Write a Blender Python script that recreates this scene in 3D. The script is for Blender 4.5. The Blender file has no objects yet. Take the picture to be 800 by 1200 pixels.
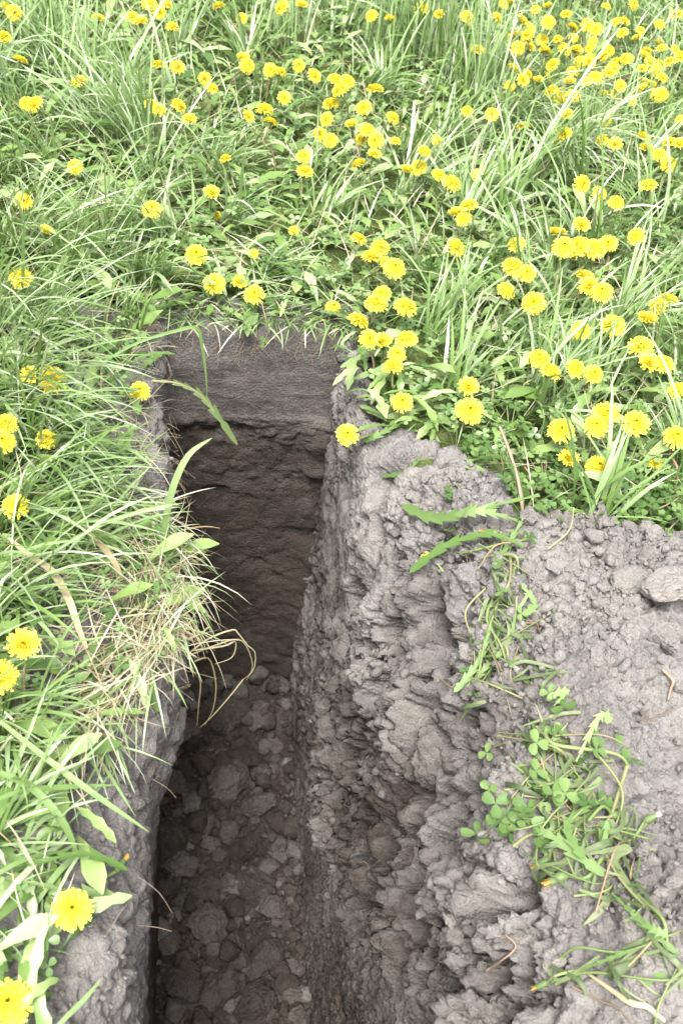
import bpy, bmesh, math, random
import numpy as np
from mathutils import Vector, Matrix
from mathutils.bvhtree import BVHTree

rng = np.random.default_rng(7)
random.seed(7)
scene = bpy.context.scene
C = scene.collection
R = math.radians

# ------------------------------------------------------------------ camera
PITCH, YAW, ROLL = R(44.02), R(11.556), R(9.626)
CAM = np.array([-0.132, 0.0, 1.206])
FPX = 1300.0                                   # focal length in pixels of a 800 x 1200 frame
fw = np.array([math.sin(YAW)*math.cos(PITCH), math.cos(YAW)*math.cos(PITCH), -math.sin(PITCH)])
rt0 = np.array([math.cos(YAW), -math.sin(YAW), 0.0])
up0 = np.cross(rt0, fw)
RT = math.cos(ROLL)*rt0 + math.sin(ROLL)*up0
UP = -math.sin(ROLL)*rt0 + math.cos(ROLL)*up0
cam_d = bpy.data.cameras.new('camera')
cam_d.sensor_fit = 'VERTICAL'
cam_d.sensor_height = 36.0
cam_d.lens = FPX/1200.0*36.0
cam_d.clip_start = 0.02
cam_d.clip_end = 2000
cam_d.dof.use_dof = True
cam_d.dof.focus_distance = 1.75
cam_d.dof.aperture_fstop = 9.0
cam = bpy.data.objects.new('camera', cam_d)
C.objects.link(cam)
cam.matrix_world = Matrix(((RT[0], UP[0], -fw[0], CAM[0]), (RT[1], UP[1], -fw[1], CAM[1]),
                           (RT[2], UP[2], -fw[2], CAM[2]), (0, 0, 0, 1)))
scene.camera = cam

# ------------------------------------------------------------------ sky, sun, exposure
SUN_EL, SUN_AZ = R(64), R(-158)                # azimuth from +Y towards +X: behind the camera, to the left
world = bpy.data.worlds.new('World')
scene.world = world
world.use_nodes = True
wn, wl = world.node_tree.nodes, world.node_tree.links
bg = wn['Background']
sky = wn.new('ShaderNodeTexSky')
sky.sky_type = 'NISHITA'
sky.sun_disc = False
sky.sun_elevation = SUN_EL
sky.sun_rotation = SUN_AZ
sky.air_density = 1.0
sky.dust_density = 4.0
hs = wn.new('ShaderNodeHueSaturation')         # thin white cloud cover: the blue is mostly gone
hs.inputs['Saturation'].default_value = 0.22
wl.new(sky.outputs[0], hs.inputs['Color'])
wl.new(hs.outputs[0], bg.inputs['Color'])
bg.inputs['Strength'].default_value = 0.12
sun_d = bpy.data.lights.new('sun', 'SUN')
sun_d.energy = 2.0
sun_d.angle = R(22)
sun_d.color = (1.0, 0.965, 0.91)
sun = bpy.data.objects.new('sun', sun_d)
C.objects.link(sun)
sd = Vector((math.sin(SUN_AZ)*math.cos(SUN_EL), math.cos(SUN_AZ)*math.cos(SUN_EL), math.sin(SUN_EL)))
sun.rotation_euler = sd.to_track_quat('Z', 'Y').to_euler()
sun.location = sd*20
vs = scene.view_settings
vs.view_transform = 'Standard'
vs.look = 'None'
vs.exposure = 1.9
vs.gamma = 1.0
vs.use_curve_mapping = False

# ------------------------------------------------------------------ noise
def _hash(ix, iy, iz, s):
    h = (ix.astype(np.int64)*374761393 + iy.astype(np.int64)*668265263 + iz.astype(np.int64)*2147483647 + s*1274126177) & 0xffffffff
    h = ((h ^ (h >> 13))*1274126177) & 0xffffffff
    h = ((h ^ (h >> 16))*2246822519) & 0xffffffff
    return (h ^ (h >> 15)) & 0xffffffff

def noise(P, f, s=0):
    p = np.asarray(P, float)*f + 1000.0
    i = np.floor(p); u = p - i
    w = u*u*u*(u*(u*6 - 15) + 10)
    out = np.zeros(p.shape[:-1])
    for dx in (0, 1):
        for dy in (0, 1):
            for dz in (0, 1):
                h = _hash(i[..., 0]+dx, i[..., 1]+dy, i[..., 2]+dz, s)
                gx = ((h & 255)/127.5 - 1); gy = (((h >> 8) & 255)/127.5 - 1); gz = (((h >> 16) & 255)/127.5 - 1)
                g = gx*(u[..., 0]-dx) + gy*(u[..., 1]-dy) + gz*(u[..., 2]-dz)
                k = (w[..., 0] if dx else 1-w[..., 0])*(w[..., 1] if dy else 1-w[..., 1])*(w[..., 2] if dz else 1-w[..., 2])
                out += g*k
    return out

def fbm(P, f, o=4, s=0, g=.5):
    a = 1.0; r = 0
    for k in range(o):
        r = r + a*noise(P, f*2**k, s+k*17); a *= g
    return r

def worley(P, f, s=0):
    p = np.asarray(P, float)*f + 500.0
    i = np.floor(p)
    f1 = np.full(p.shape[:-1], 9.0); f2 = f1.copy(); idv = np.zeros(p.shape[:-1])
    for dx in (-1, 0, 1):
        for dy in (-1, 0, 1):
            for dz in (-1, 0, 1):
                c = i + np.array([dx, dy, dz])
                h = _hash(c[..., 0], c[..., 1], c[..., 2], s)
                q0 = c[..., 0] + (h & 1023)/1023.0; q1 = c[..., 1] + ((h >> 10) & 1023)/1023.0; q2 = c[..., 2] + ((h >> 20) & 1023)/1023.0
                d = np.sqrt((p[..., 0]-q0)**2 + (p[..., 1]-q1)**2 + (p[..., 2]-q2)**2)
                n = d < f1
                f2 = np.where(n, f1, np.minimum(f2, d))
                f1 = np.where(n, d, f1)
                idv = np.where(n, ((h >> 5) & 255)/255.0, idv)
    return f1, f2, idv

def fracture(P, f, s=0, warp=.25):
    """broken soil: tilted plates of uneven height with cracks between; returns height (-1..1) and crack depth (0..1)"""
    P = np.asarray(P, float)
    P = P + warp/f*np.stack([fbm(P, f*1.3, 2, s+1), fbm(P, f*1.3, 2, s+2), fbm(P, f*1.3, 2, s+3)], -1)
    p = P*f + 500.0
    i = np.floor(p)
    f1 = np.full(p.shape[:-1], 9.0); f2 = f1.copy(); hh = np.zeros(p.shape[:-1], np.int64)
    off = np.zeros_like(p)
    for dx in (-1, 0, 1):
        for dy in (-1, 0, 1):
            for dz in (-1, 0, 1):
                c = i + np.array([dx, dy, dz])
                h = _hash(c[..., 0], c[..., 1], c[..., 2], s)
                q = np.stack([c[..., 0]+(h & 1023)/1023.0, c[..., 1]+((h >> 10) & 1023)/1023.0, c[..., 2]+((h >> 20) & 1023)/1023.0], -1)
                o_ = p-q
                d = np.sqrt((o_**2).sum(-1))
                n = d < f1
                f2 = np.where(n, f1, np.minimum(f2, d)); f1 = np.where(n, d, f1)
                hh = np.where(n, h, hh); off = np.where(n[..., None], o_, off)
    g = _hash(hh & 65535, (hh >> 16), hh*0, s+9)
    tv = np.stack([(g & 255)/127.5-1, ((g >> 8) & 255)/127.5-1, ((g >> 16) & 255)/127.5-1], -1)
    return (((g >> 24) & 255)/127.5-1)*.6 + (tv*off).sum(-1)*1.1, 1-sstep(0, .16, f2-f1)

def billow(P, f, o=4, s=0, g=.55):
    """rounded lumps with creased valleys, about 0..1"""
    a = 1.0; r = 0
    for k in range(o):
        r = r + a*np.minimum(np.abs(noise(P, f*2.1**k, s+k*13))*2.2, 1); a *= g
    return r*.6

def bumps(P, f, s=0):
    """rounded crumbs of uneven size, 0..1"""
    f1, f2, i = worley(P, f, s)
    return np.sqrt(np.clip(1 - (f1/.75)**2, 0, 1))*(.25 + .75*i)

def sstep(a, b, x):
    t = np.clip((x-a)/(b-a), 0, 1)
    return t*t*(3-2*t)

# ------------------------------------------------------------------ mesh helpers
def mesh_np(name, V, F, smooth=True):
    V = np.asarray(V, np.float32).reshape(-1, 3); F = np.asarray(F, np.int32)
    k = F.shape[1]
    me = bpy.data.meshes.new(name)
    me.vertices.add(len(V)); me.vertices.foreach_set('co', V.ravel())
    me.loops.add(F.size); me.loops.foreach_set('vertex_index', F.ravel())
    me.polygons.add(len(F)); me.polygons.foreach_set('loop_start', np.arange(0, F.size, k, dtype=np.int32))
    if smooth:
        me.polygons.foreach_set('use_smooth', np.ones(len(F), bool))
    me.update(calc_edges=True)
    return me

def attr(me, name, vals):
    a = me.attributes.new(name, 'FLOAT', 'POINT')
    a.data.foreach_set('value', np.asarray(vals, np.float32).ravel())

def grid_faces(n, m):
    i = np.arange(n*m).reshape(n, m)
    return np.stack([i[:-1, :-1], i[1:, :-1], i[1:, 1:], i[:-1, 1:]], -1).reshape(-1, 4)

def grid_normals(P):
    a = np.gradient(P, axis=0); b = np.gradient(P, axis=1)
    n = np.cross(a, b)
    return n/np.maximum(np.linalg.norm(n, axis=-1, keepdims=True), 1e-9)

def obj(name, me, mat=None, parent=None):
    o = bpy.data.objects.new(name, me)
    C.objects.link(o)
    if mat and not me.materials:
        me.materials.append(mat)
    if parent:
        o.parent = parent
    return o

def tag(o, label, cat, group=None):
    o['label'] = label; o['category'] = cat
    if group:
        o['group'] = group
    return o

def empty(name, loc):
    o = bpy.data.objects.new(name, None)
    o.empty_display_size = .02
    o.location = loc
    C.objects.link(o)
    return o

def stuff(o, label, cat):
    o['kind'] = 'stuff'; o['label'] = label; o['category'] = cat
    return o

# ------------------------------------------------------------------ materials
def new_mat(name):
    m = bpy.data.materials.new(name); m.use_nodes = True
    nt = m.node_tree
    return m, nt, nt.nodes, nt.links, nt.nodes['Principled BSDF']

def ramp(n, stops):
    r = n.new('ShaderNodeValToRGB')
    e = r.color_ramp.elements
    while len(e) < len(stops):
        e.new(.5)
    for k, (p, c) in enumerate(stops):
        e[k].position = p; e[k].color = (*c, 1)
    return r

def soil_mat(name, dry, moist, use_attr=True, moist_val=0.5, rand=0.0, bump=1.0, ts=1.0):
    m, nt, n, l, b = new_mat(name)
    tc = n.new('ShaderNodeNewGeometry')
    co = tc.outputs['Position']
    def tex(scale, detail, rough=.6):
        t = n.new('ShaderNodeTexNoise'); t.inputs['Scale'].default_value = scale*ts
        t.inputs['Detail'].default_value = detail; t.inputs['Roughness'].default_value = rough
        l.new(co, t.inputs['Vector']); return t
    big = tex(7, 4); mid = tex(45, 5); fine = tex(420, 4, .7); grit = tex(1100, 2)
    mx = n.new('ShaderNodeMix'); mx.data_type = 'RGBA'
    mx.inputs[6].default_value = (*dry, 1); mx.inputs[7].default_value = (*moist, 1)
    # wetness: attribute plus blotches
    add = n.new('ShaderNodeMath'); add.operation = 'MULTIPLY_ADD'
    l.new(mid.outputs['Fac'], add.inputs[0]); add.inputs[1].default_value = .7
    if use_attr:
        a = n.new('ShaderNodeAttribute'); a.attribute_name = 'moist'
        sb = n.new('ShaderNodeMath'); sb.operation = 'SUBTRACT'; l.new(a.outputs['Fac'], sb.inputs[0]); sb.inputs[1].default_value = .35
        l.new(sb.outputs[0], add.inputs[2])
    else:
        add.inputs[2].default_value = moist_val - .35
    if rand:
        oi = n.new('ShaderNodeObjectInfo')
        ad2 = n.new('ShaderNodeMath'); ad2.operation = 'MULTIPLY_ADD'
        l.new(oi.outputs['Random'], ad2.inputs[0]); ad2.inputs[1].default_value = rand
        l.new(add.outputs[0], ad2.inputs[2]); add = ad2
    cl = n.new('ShaderNodeClamp'); l.new(add.outputs[0], cl.inputs[0]); l.new(cl.outputs[0], mx.inputs[0])
    # speckle
    rp = ramp(n, [(.25, (.55, .53, .51)), (.5, (1, 1, 1)), (.78, (1.3, 1.29, 1.27))])
    l.new(fine.outputs['Fac'], rp.inputs[0])
    mu = n.new('ShaderNodeMix'); mu.data_type = 'RGBA'; mu.blend_type = 'MULTIPLY'; mu.inputs[0].default_value = .8
    l.new(mx.outputs[2], mu.inputs[6]); l.new(rp.outputs[0], mu.inputs[7])
    rb = ramp(n, [(.3, (.82, .82, .84)), (.7, (1.14, 1.12, 1.08))])
    l.new(big.outputs['Fac'], rb.inputs[0])
    mv = n.new('ShaderNodeMix'); mv.data_type = 'RGBA'; mv.blend_type = 'MULTIPLY'; mv.inputs[0].default_value = 1
    l.new(mu.outputs[2], mv.inputs[6]); l.new(rb.outputs[0], mv.inputs[7])
    last = mv
    if use_attr:
        a2 = n.new('ShaderNodeAttribute'); a2.attribute_name = 'rust'
        ms = n.new('ShaderNodeMix'); ms.data_type = 'RGBA'
        l.new(a2.outputs['Fac'], ms.inputs[0]); l.new(mv.outputs[2], ms.inputs[6]); ms.inputs[7].default_value = (.19, .095, .04, 1)
        last = ms
    l.new(last.outputs[2], b.inputs['Base Color'])
    b.inputs['Roughness'].default_value = .95
    b.inputs['Specular IOR Level'].default_value = .18
    vor = n.new('ShaderNodeTexVoronoi'); vor.inputs['Scale'].default_value = 210*ts; l.new(co, vor.inputs['Vector'])
    h = n.new('ShaderNodeMath'); h.operation = 'MULTIPLY_ADD'; l.new(vor.outputs['Distance'], h.inputs[0]); h.inputs[1].default_value = -.8
    l.new(fine.outputs['Fac'], h.inputs[2])
    h2 = n.new('ShaderNodeMath'); h2.operation = 'MULTIPLY_ADD'; l.new(grit.outputs['Fac'], h2.inputs[0]); h2.inputs[1].default_value = .5
    l.new(h.outputs[0], h2.inputs[2])
    bp = n.new('ShaderNodeBump'); bp.inputs['Strength'].default_value = bump; bp.inputs['Distance'].default_value = .0038
    l.new(h2.outputs[0], bp.inputs['Height']); l.new(bp.outputs[0], b.inputs['Normal'])
    return m

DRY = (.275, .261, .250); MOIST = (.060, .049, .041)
M_soil = soil_mat('soil', DRY, MOIST)
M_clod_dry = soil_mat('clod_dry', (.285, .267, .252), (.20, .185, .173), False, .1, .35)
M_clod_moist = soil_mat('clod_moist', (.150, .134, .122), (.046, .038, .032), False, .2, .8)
M_crumb = soil_mat('crumb', (.285, .267, .252), (.19, .174, .162), False, .25)
M_crumb_moist = soil_mat('crumb_moist', (.12, .106, .096), (.05, .041, .035), False, .5)

def leaf_mat(name, stops, trans=.28, rough=.5, spec=.35, var_attr=True, vein=0.0):
    m, nt, n, l, b = new_mat(name)
    r = ramp(n, stops)
    tc = n.new('ShaderNodeTexCoord')
    nz = n.new('ShaderNodeTexNoise'); nz.inputs['Scale'].default_value = 60; nz.inputs['Detail'].default_value = 3
    l.new(tc.outputs['Object'], nz.inputs['Vector'])
    ma = n.new('ShaderNodeMath'); ma.operation = 'MULTIPLY_ADD'
    l.new(nz.outputs['Fac'], ma.inputs[0]); ma.inputs[1].default_value = .3
    if var_attr:
        a = n.new('ShaderNodeAttribute'); a.attribute_name = 'tint'; src = a.outputs['Fac']
    else:
        a = n.new('ShaderNodeObjectInfo'); src = a.outputs['Random']
    sb = n.new('ShaderNodeMath'); sb.operation = 'SUBTRACT'; l.new(src, sb.inputs[0]); sb.inputs[1].default_value = .15
    l.new(sb.outputs[0], ma.inputs[2]); l.new(ma.outputs[0], r.inputs[0])
    l.new(r.outputs[0], b.inputs['Base Color'])
    b.inputs['Roughness'].default_value = rough
    b.inputs['Specular IOR Level'].default_value = spec
    if trans:
        tr = n.new('ShaderNodeBsdfTranslucent')
        br = n.new('ShaderNodeMix'); br.data_type = 'RGBA'; br.blend_type = 'MULTIPLY'; br.inputs[0].default_value = 1
        l.new(r.outputs[0], br.inputs[6]); br.inputs[7].default_value = (1.05, 1.12, .72, 1)
        l.new(br.outputs[2], tr.inputs['Color'])
        mx = n.new('ShaderNodeMixShader'); mx.inputs[0].default_value = trans
        l.new(b.outputs[0], mx.inputs[1]); l.new(tr.outputs[0], mx.inputs[2])
        l.new(mx.outputs[0], n['Material Output'].inputs['Surface'])
    return m

M_grass = leaf_mat('grass_green', [(0, (.07, .135, .035)), (.3, (.165, .262, .066)), (.6, (.245, .348, .148)), (.85, (.36, .445, .27)), (1, (.48, .51, .39))], rough=.34, spec=.75)
M_straw = leaf_mat('straw', [(0, (.26, .20, .12)), (.5, (.42, .37, .25)), (1, (.55, .52, .41))], trans=.2, rough=.6)
M_herb = leaf_mat('herb_green', [(0, (.065, .13, .03)), (.4, (.155, .25, .06)), (.75, (.24, .33, .11)), (1, (.34, .41, .23))], trans=.25, rough=.38, spec=.7)
M_clover = leaf_mat('clover_green', [(0, (.06, .125, .03)), (.5, (.125, .215, .065)), (1, (.24, .33, .14))], trans=.25, rough=.38, spec=.7)
M_dleaf = leaf_mat('dandelion_leaf_green', [(0, (.09, .165, .035)), (.5, (.155, .24, .08)), (1, (.25, .325, .14))], trans=.3, var_attr=False)
M_cleaf = leaf_mat('clover_leaf_green', [(0, (.06, .125, .03)), (.5, (.115, .195, .055)), (1, (.20, .29, .10))], trans=.3, var_attr=False)
M_blade = leaf_mat('single_blade_green', [(0, (.12, .21, .05)), (.5, (.19, .285, .10)), (1, (.27, .35, .16))], trans=.35, var_attr=False)
M_strawo = leaf_mat('single_straw', [(0, (.26, .20, .11)), (.5, (.34, .28, .17)), (1, (.40, .35, .22))], trans=.2, var_attr=False)
M_wilt = leaf_mat('wilted_green', [(0, (.06, .09, .032)), (.5, (.115, .155, .065)), (1, (.20, .23, .115))], trans=.2, var_attr=False)
M_stem = leaf_mat('stem_green', [(0, (.13, .20, .06)), (.55, (.21, .26, .10)), (.85, (.26, .22, .12)), (1, (.28, .18, .12))], trans=.12, var_attr=False)
M_root = leaf_mat('root_brown', [(0, (.13, .085, .058)), (.5, (.20, .14, .10)), (1, (.30, .24, .18))], trans=0, rough=.7, var_attr=False)
M_petal = leaf_mat('petal_yellow', [(0, (.66, .50, .02)), (.4, (.71, .60, .04)), (.75, (.74, .655, .07)), (1, (.76, .69, .13))], trans=.22, rough=.6, spec=.15)
M_bract = leaf_mat('bract_green', [(0, (.07, .12, .035)), (1, (.14, .19, .07))], trans=.1, var_attr=False)
M_wither = leaf_mat('withered_orange', [(0, (.26, .14, .035)), (1, (.42, .26, .05))], trans=.2, var_attr=False)
M_fluff = leaf_mat('seed_fluff', [(0, (.6, .58, .52)), (1, (.7, .68, .62))], trans=.3, var_attr=False)

def ground_mat():
    m, nt, n, l, b = new_mat('meadow_ground')
    tc = n.new('ShaderNodeTexCoord')
    a = n.new('ShaderNodeTexNoise'); a.inputs['Scale'].default_value = 14; a.inputs['Detail'].default_value = 8; l.new(tc.outputs['Object'], a.inputs['Vector'])
    r = ramp(n, [(.3, (.05, .06, .022)), (.5, (.085, .115, .035)), (.7, (.14, .15, .06))])
    l.new(a.outputs['Fac'], r.inputs[0]); l.new(r.outputs[0], b.inputs['Base Color'])
    b.inputs['Roughness'].default_value = 1; b.inputs['Specular IOR Level'].default_value = .1
    f = n.new('ShaderNodeTexNoise'); f.inputs['Scale'].default_value = 160; f.inputs['Detail'].default_value = 4; l.new(tc.outputs['Object'], f.inputs['Vector'])
    bp = n.new('ShaderNodeBump'); bp.inputs['Distance'].default_value = .01; l.new(f.outputs['Fac'], bp.inputs['Height']); l.new(bp.outputs[0], b.inputs['Normal'])
    return m
M_ground = ground_mat()

# ------------------------------------------------------------------ ground sheet with the hole for the trench
TD = 1.07                # trench depth
TE = 1.70                # far end of the trench
TN = -0.95               # near end, behind the camera
def zg(x, y):
    x = np.asarray(x, float); y = np.asarray(y, float)
    P = np.stack([x, y, np.zeros_like(x)], -1)
    k = sstep(.0, .5, np.hypot(np.maximum(np.abs(x)-.3, 0), np.maximum(y-1.8, 0)))
    return .035*noise(P, 1.7, 3)*k + .012*noise(P, 6, 5)*(.3+.7*k)

def build_ground():
    xs = np.concatenate([[-900, -200, -40, -10, -5], np.arange(-2.4, 3.2001, .03), [6, 12, 40, 200, 900]])
    ys = np.concatenate([[-900, -200, -40, -10, -4], np.arange(-1.6, 5.6001, .03), [8, 14, 40, 200, 900]])
    X, Y = np.meshgrid(xs, ys, indexing='ij')
    Z = zg(X, Y)
    edge = (np.abs(X) > 3.3) | (Y > 5.7) | (Y < -1.7)
    Z = np.where(edge, 0, Z)
    F = grid_faces(len(xs), len(ys))
    cx = X.ravel()[F].mean(1); cy = Y.ravel()[F].mean(1)
    hole = (cx > -.32) & (cx < np.interp(cy, [1.05, 1.2, 1.33, 1.42], [.36, .30, .235, .215])) & (cy > TN-.06) & (cy < TE+.09)
    o = obj('ground', mesh_np('ground', np.stack([X, Y, Z], -1), F[~hole]), M_ground)
    o['kind'] = 'structure'
build_ground()

# ------------------------------------------------------------------ swept profiles for the trench and the spoil
def resample(cp, steps):
    """cp: (ny, k, 2) control polygons -> (ny, n, 2), Catmull-Rom, with given samples per span"""
    out = []
    k = cp.shape[1]
    for j in range(k-1):
        p0 = cp[:, max(j-1, 0)]; p1 = cp[:, j]; p2 = cp[:, j+1]; p3 = cp[:, min(j+2, k-1)]
        m1 = (p2-p0)*.35; m2 = (p3-p1)*.35
        for t in np.linspace(0, 1, steps[j], endpoint=(j == k-2)):
            h00 = 2*t**3-3*t**2+1; h10 = t**3-2*t**2+t; h01 = -2*t**3+3*t**2; h11 = t**3-t**2
            out.append(h00*p1+h10*m1+h01*p2+h11*m2)
    return np.stack(out, 1)

YB_X = [.16, .25, .33, .38, .52, .65, .9, 1.2, 1.5]
YB_Y = [1.42, 1.38, 1.35, 1.16, 1.145, 1.115, 1.08, .95, .7]
def spoil_edge(x):
    return np.interp(x, YB_X, YB_Y)

ysteps = np.concatenate([np.arange(TN-.05, .3, .02), np.arange(.3, TE+.06, .0034)])

# deep hollows broken out of the slope (spot in the picture, radius, depth)
CAVITIES = [(506, 727, .030, .065), (514, 758, .026, .055), (442, 824, .040, .070), (422, 856, .040, .065), (397, 888, .035, .06), (376, 908, .03, .05), (545, 842, .026, .05), (442, 912, .035, .055),
            (403, 942, .035, .05), (424, 980, .035, .05), (434, 1053, .03, .035), (576, 1136, .03, .04), (588, 1071, .02, .03), (470, 680, .022, .035), (455, 745, .03, .045), (540, 660, .02, .035),
            (420, 700, .03, .035), (500, 800, .02, .035), (380, 960, .03, .05), (480, 960, .03, .03), (530, 1100, .022, .025), (560, 780, .018, .03)]
def right_bank():
    ky = np.array([-1.0, .35, .6, .85, 1.05, 1.2, 1.33, 1.45, 1.8])
    a = [(.148, -1.17), (.158, -.85), (.170, -.55)]
    K = [
        a+[(.185, -.30), (.225, -.09), (.285, .04), (.42, .08), (.80, .10), (1.2, .06), (1.6, -.10)],
        a+[(.185, -.30), (.225, -.09), (.285, .04), (.42, .08), (.80, .10), (1.2, .06), (1.6, -.10)],
        a+[(.190, -.28), (.240, -.06), (.300, .055), (.44, .08), (.80, .10), (1.2, .06), (1.6, -.10)],
        a+[(.195, -.26), (.255, -.05), (.320, .065), (.45, .09), (.80, .10), (1.2, .06), (1.6, -.10)],
        a+[(.190, -.24), (.250, -.05), (.320, .055), (.45, .08), (.80, .09), (1.2, .06), (1.6, -.10)],
        a+[(.180, -.20), (.215, -.04), (.285, .035), (.43, .05), (.80, .06), (1.2, .04), (1.6, -.10)],
        a+[(.172, -.15), (.190, -.03), (.245, .015), (.40, .03), (.80, .03), (1.2, .03), (1.6, -.10)],
        a+[(.166, -.12), (.174, -.02), (.205, .004), (.30, -.03), (.50, -.10), (1.2, -.10), (1.6, -.12)],
        a+[(.166, -.12), (.172, -.02), (.200, .004), (.30, -.03), (.50, -.10), (1.2, -.10), (1.6, -.12)]]
    K = np.array(K)
    cp = np.stack([np.stack([np.interp(ysteps, ky, K[:, j, c]) for c in range(2)], -1) for j in range(K.shape[1])], 1)
    pr = resample(cp, [70, 84, 76, 68, 48, 46, 104, 34, 14])
    n, m = pr.shape[:2]
    P = np.empty((n, m, 3)); P[..., 0] = pr[..., 0]; P[..., 1] = ysteps[:, None]; P[..., 2] = pr[..., 1]
    # lie down under the turf beyond the edge of the spoil
    x, y, z = P[..., 0], P[..., 1], P[..., 2]
    eb = spoil_edge(x) + .05*noise(P*np.array([1, 0, 1]), 9, 2) + .02*noise(P*np.array([1, 0, 1]), 30, 4)
    out = sstep(.0, .07, y-eb)*sstep(.17, .23, x)
    P[..., 2] = z*(1-out) + np.minimum(z, -.07)*out
    base = P.copy()
    N = -grid_normals(P)
    x, y, z = P[..., 0], P[..., 1], P[..., 2]
    zb = np.interp(y, [.2, .52, .84, 1.16, 1.6], [-.10, -.23, -.61, -.82, -1.05]) + .05*noise(P*np.array([0, 1, 0]), 14, 8) + .03*noise(P, 35, 9)
    rough = sstep(-.05, .09, z-zb)                 # 0 on the smooth spade cut, 1 on the torn soil above
    top = sstep(.25, .34, x + .04*noise(P, 9, 19))*sstep(-.09, .0, z)
    face = rough*(1-top)
    far = sstep(1.28, 1.42, y)
    face = face*(1-.4*far)
    # torn, diagonal ribs
    ca, sa = math.cos(R(28)), math.sin(R(28))
    Q = np.stack([x, y*ca - z*sa, (y*sa + z*ca)], -1)
    rib = fbm(Q*np.array([1.6, 2.4, .55]), 9, 4, 21)
    ridge = 1-np.abs(noise(Q*np.array([1, 2.2, .6]), 8, 33))*2.2
    lump = fbm(P, 7, 3, 41)
    w1 = bumps(P + .015*np.stack([noise(P, 30, 1), noise(P, 30, 2), noise(P, 30, 3)], -1), 24, 51)
    w2 = bumps(P, 58, 52)
    w3 = bumps(P, 120, 53)
    pit = sstep(.14, .42, noise(Q*np.array([1, 1.5, .8]), 13, 61))
    tear = fbm(Q*np.array([1, 1.8, .8]), 28, 3, 71)
    k1, c1 = fracture(P, 11, 51); k2, c2 = fracture(P, 24, 52); k3, c3 = fracture(P, 52, 53); k4, c4 = fracture(P, 105, 54)
    bvb = BVHTree.FromPolygons([tuple(q) for q in base[::4, ::4].reshape(-1, 3)], [tuple(q) for q in grid_faces(*base[::4, ::4].shape[:2])])
    cav = 0
    for (cx_, cy_, rad, dep) in CAVITIES:
        dv = fw + RT*(cx_-400)/FPX - UP*(cy_-600)/FPX
        h_ = bvb.ray_cast(Vector(CAM), Vector(dv/np.linalg.norm(dv)))
        if h_[0] is None:
            continue
        wq = P + .012*np.stack([noise(P, 25, 5), noise(P, 25, 6), noise(P, 25, 7)], -1) - np.array(h_[0])
        r2 = (wq[..., 1]/rad)**2 + (wq[..., 0]/(rad*1.2))**2 + (wq[..., 2]/(rad*1.35))**2
        cav = cav + 1.25*dep*sstep(1.05, .5, np.sqrt(r2))
    rel = .6+.4*sstep(-.15, .25, noise(P, 4, 87))
    # first pass: the large broken shape
    wp = P + .02*np.stack([noise(P, 14, 1), noise(P, 14, 2), noise(P, 14, 3)], -1)
    bl = billow(wp*np.array([1, 1.1, .9]), 10.5, 3, 301, .42)
    far = sstep(1.05, 1.32, y)
    d = face*((1-.75*far)*(.020*fbm(Q*np.array([1.4, 1.8, .6]), 7, 2, 21) + .018*lump + .036*(bl-.40)) - .026*pit - 1.0*cav + .006)
    wq2 = Q + .03*np.stack([noise(P, 9, 11), noise(P, 9, 12), noise(P, 9, 13)], -1)
    crev = np.clip(1-np.abs(noise(wq2*np.array([1, 1.9, .55]), 10, 331))*6.5, 0, 1)**1.4*sstep(-.15, .15, noise(P, 5, 332))
    crev2 = np.clip(1-np.abs(noise(wq2*np.array([1, 1.3, .9]), 19, 333))*6, 0, 1)**1.4*sstep(-.1, .2, noise(P, 7, 334))
    d -= face*(.022*crev + .012*crev2)*(1-.6*far)
    d += top*rough*(.044*fbm(P, 4.5, 2, 81) + .028*(billow(P, 9, 3, 85, .5)-.42))*(1-.7*out)*(.35+.65*sstep(.0, .22, eb-y))
    smooth = 1-rough
    d += smooth*(.004*fbm(P*np.array([1, 1.4, .5]), 20, 3, 91) + .010*noise(P, 5, 92))
    P = P + N*d[..., None]
    # second pass: clods, tears and crumbs on the shape just made
    N2 = -grid_normals(P)
    k1, c1 = fracture(P, 21, 251, .5); k2, c2 = fracture(P, 40, 252, .5); k3, c3 = fracture(P, 76, 253, .4); k4, c4 = fracture(P, 130, 254)
    w2 = bumps(P, 55, 262); w3 = bumps(P, 115, 263)
    torn = .22+.78*sstep(-.12, .16, noise(P, 6.5, 287))
    Q2 = np.stack([P[..., 0], P[..., 1]*ca - P[..., 2]*sa, P[..., 1]*sa + P[..., 2]*ca], -1)
    tear = fbm(Q2*np.array([1, 2.2, .7]), 24, 3, 71)
    e = face*(torn*(.008*k1 + .007*k2 + .005*k3 + .003*k4 - .007*c1 - .004*c2 - .003*c3 + .014*(billow(P, 26, 4, 305, .55)-.4) + .005*w2 + .004*w3 + .006*fbm(P, 48, 3, 311, .7)) + .008*tear)
    crumbzone = .12 + .88*sstep(-.05, .28, noise(P, 5, 77))
    mixn = sstep(-.2, .2, noise(P, 11, 79))
    e += top*rough*((.25+.75*crumbzone)*(.015*k1*mixn + .011*k2 + .0065*k3 + .0045*k4 - .007*c2 - .004*c3 + .010*w2*mixn + .007*w3) + .004*fbm(P, 60, 3, 5))*(1-.7*out)
    e += smooth*(.0018*w3 + .0045*k3*torn + .003*k4 - .003*c2 + .010*(billow(P*np.array([1, 1, .85]), 16, 4, 315, .55)-.4))
    e += np.where(out < .5, 1, 0)*.0011*np.clip(rng.normal(0, 1, e.shape), -2, 2)
    P = P + N2*e[..., None]
    # big loose lumps at the outer edge of the spoil
    P = P + N*d[..., None]
    moist = .82 - .44*sstep(-.50, -.02, z) - .36*sstep(-.06, .06, z)
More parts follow.
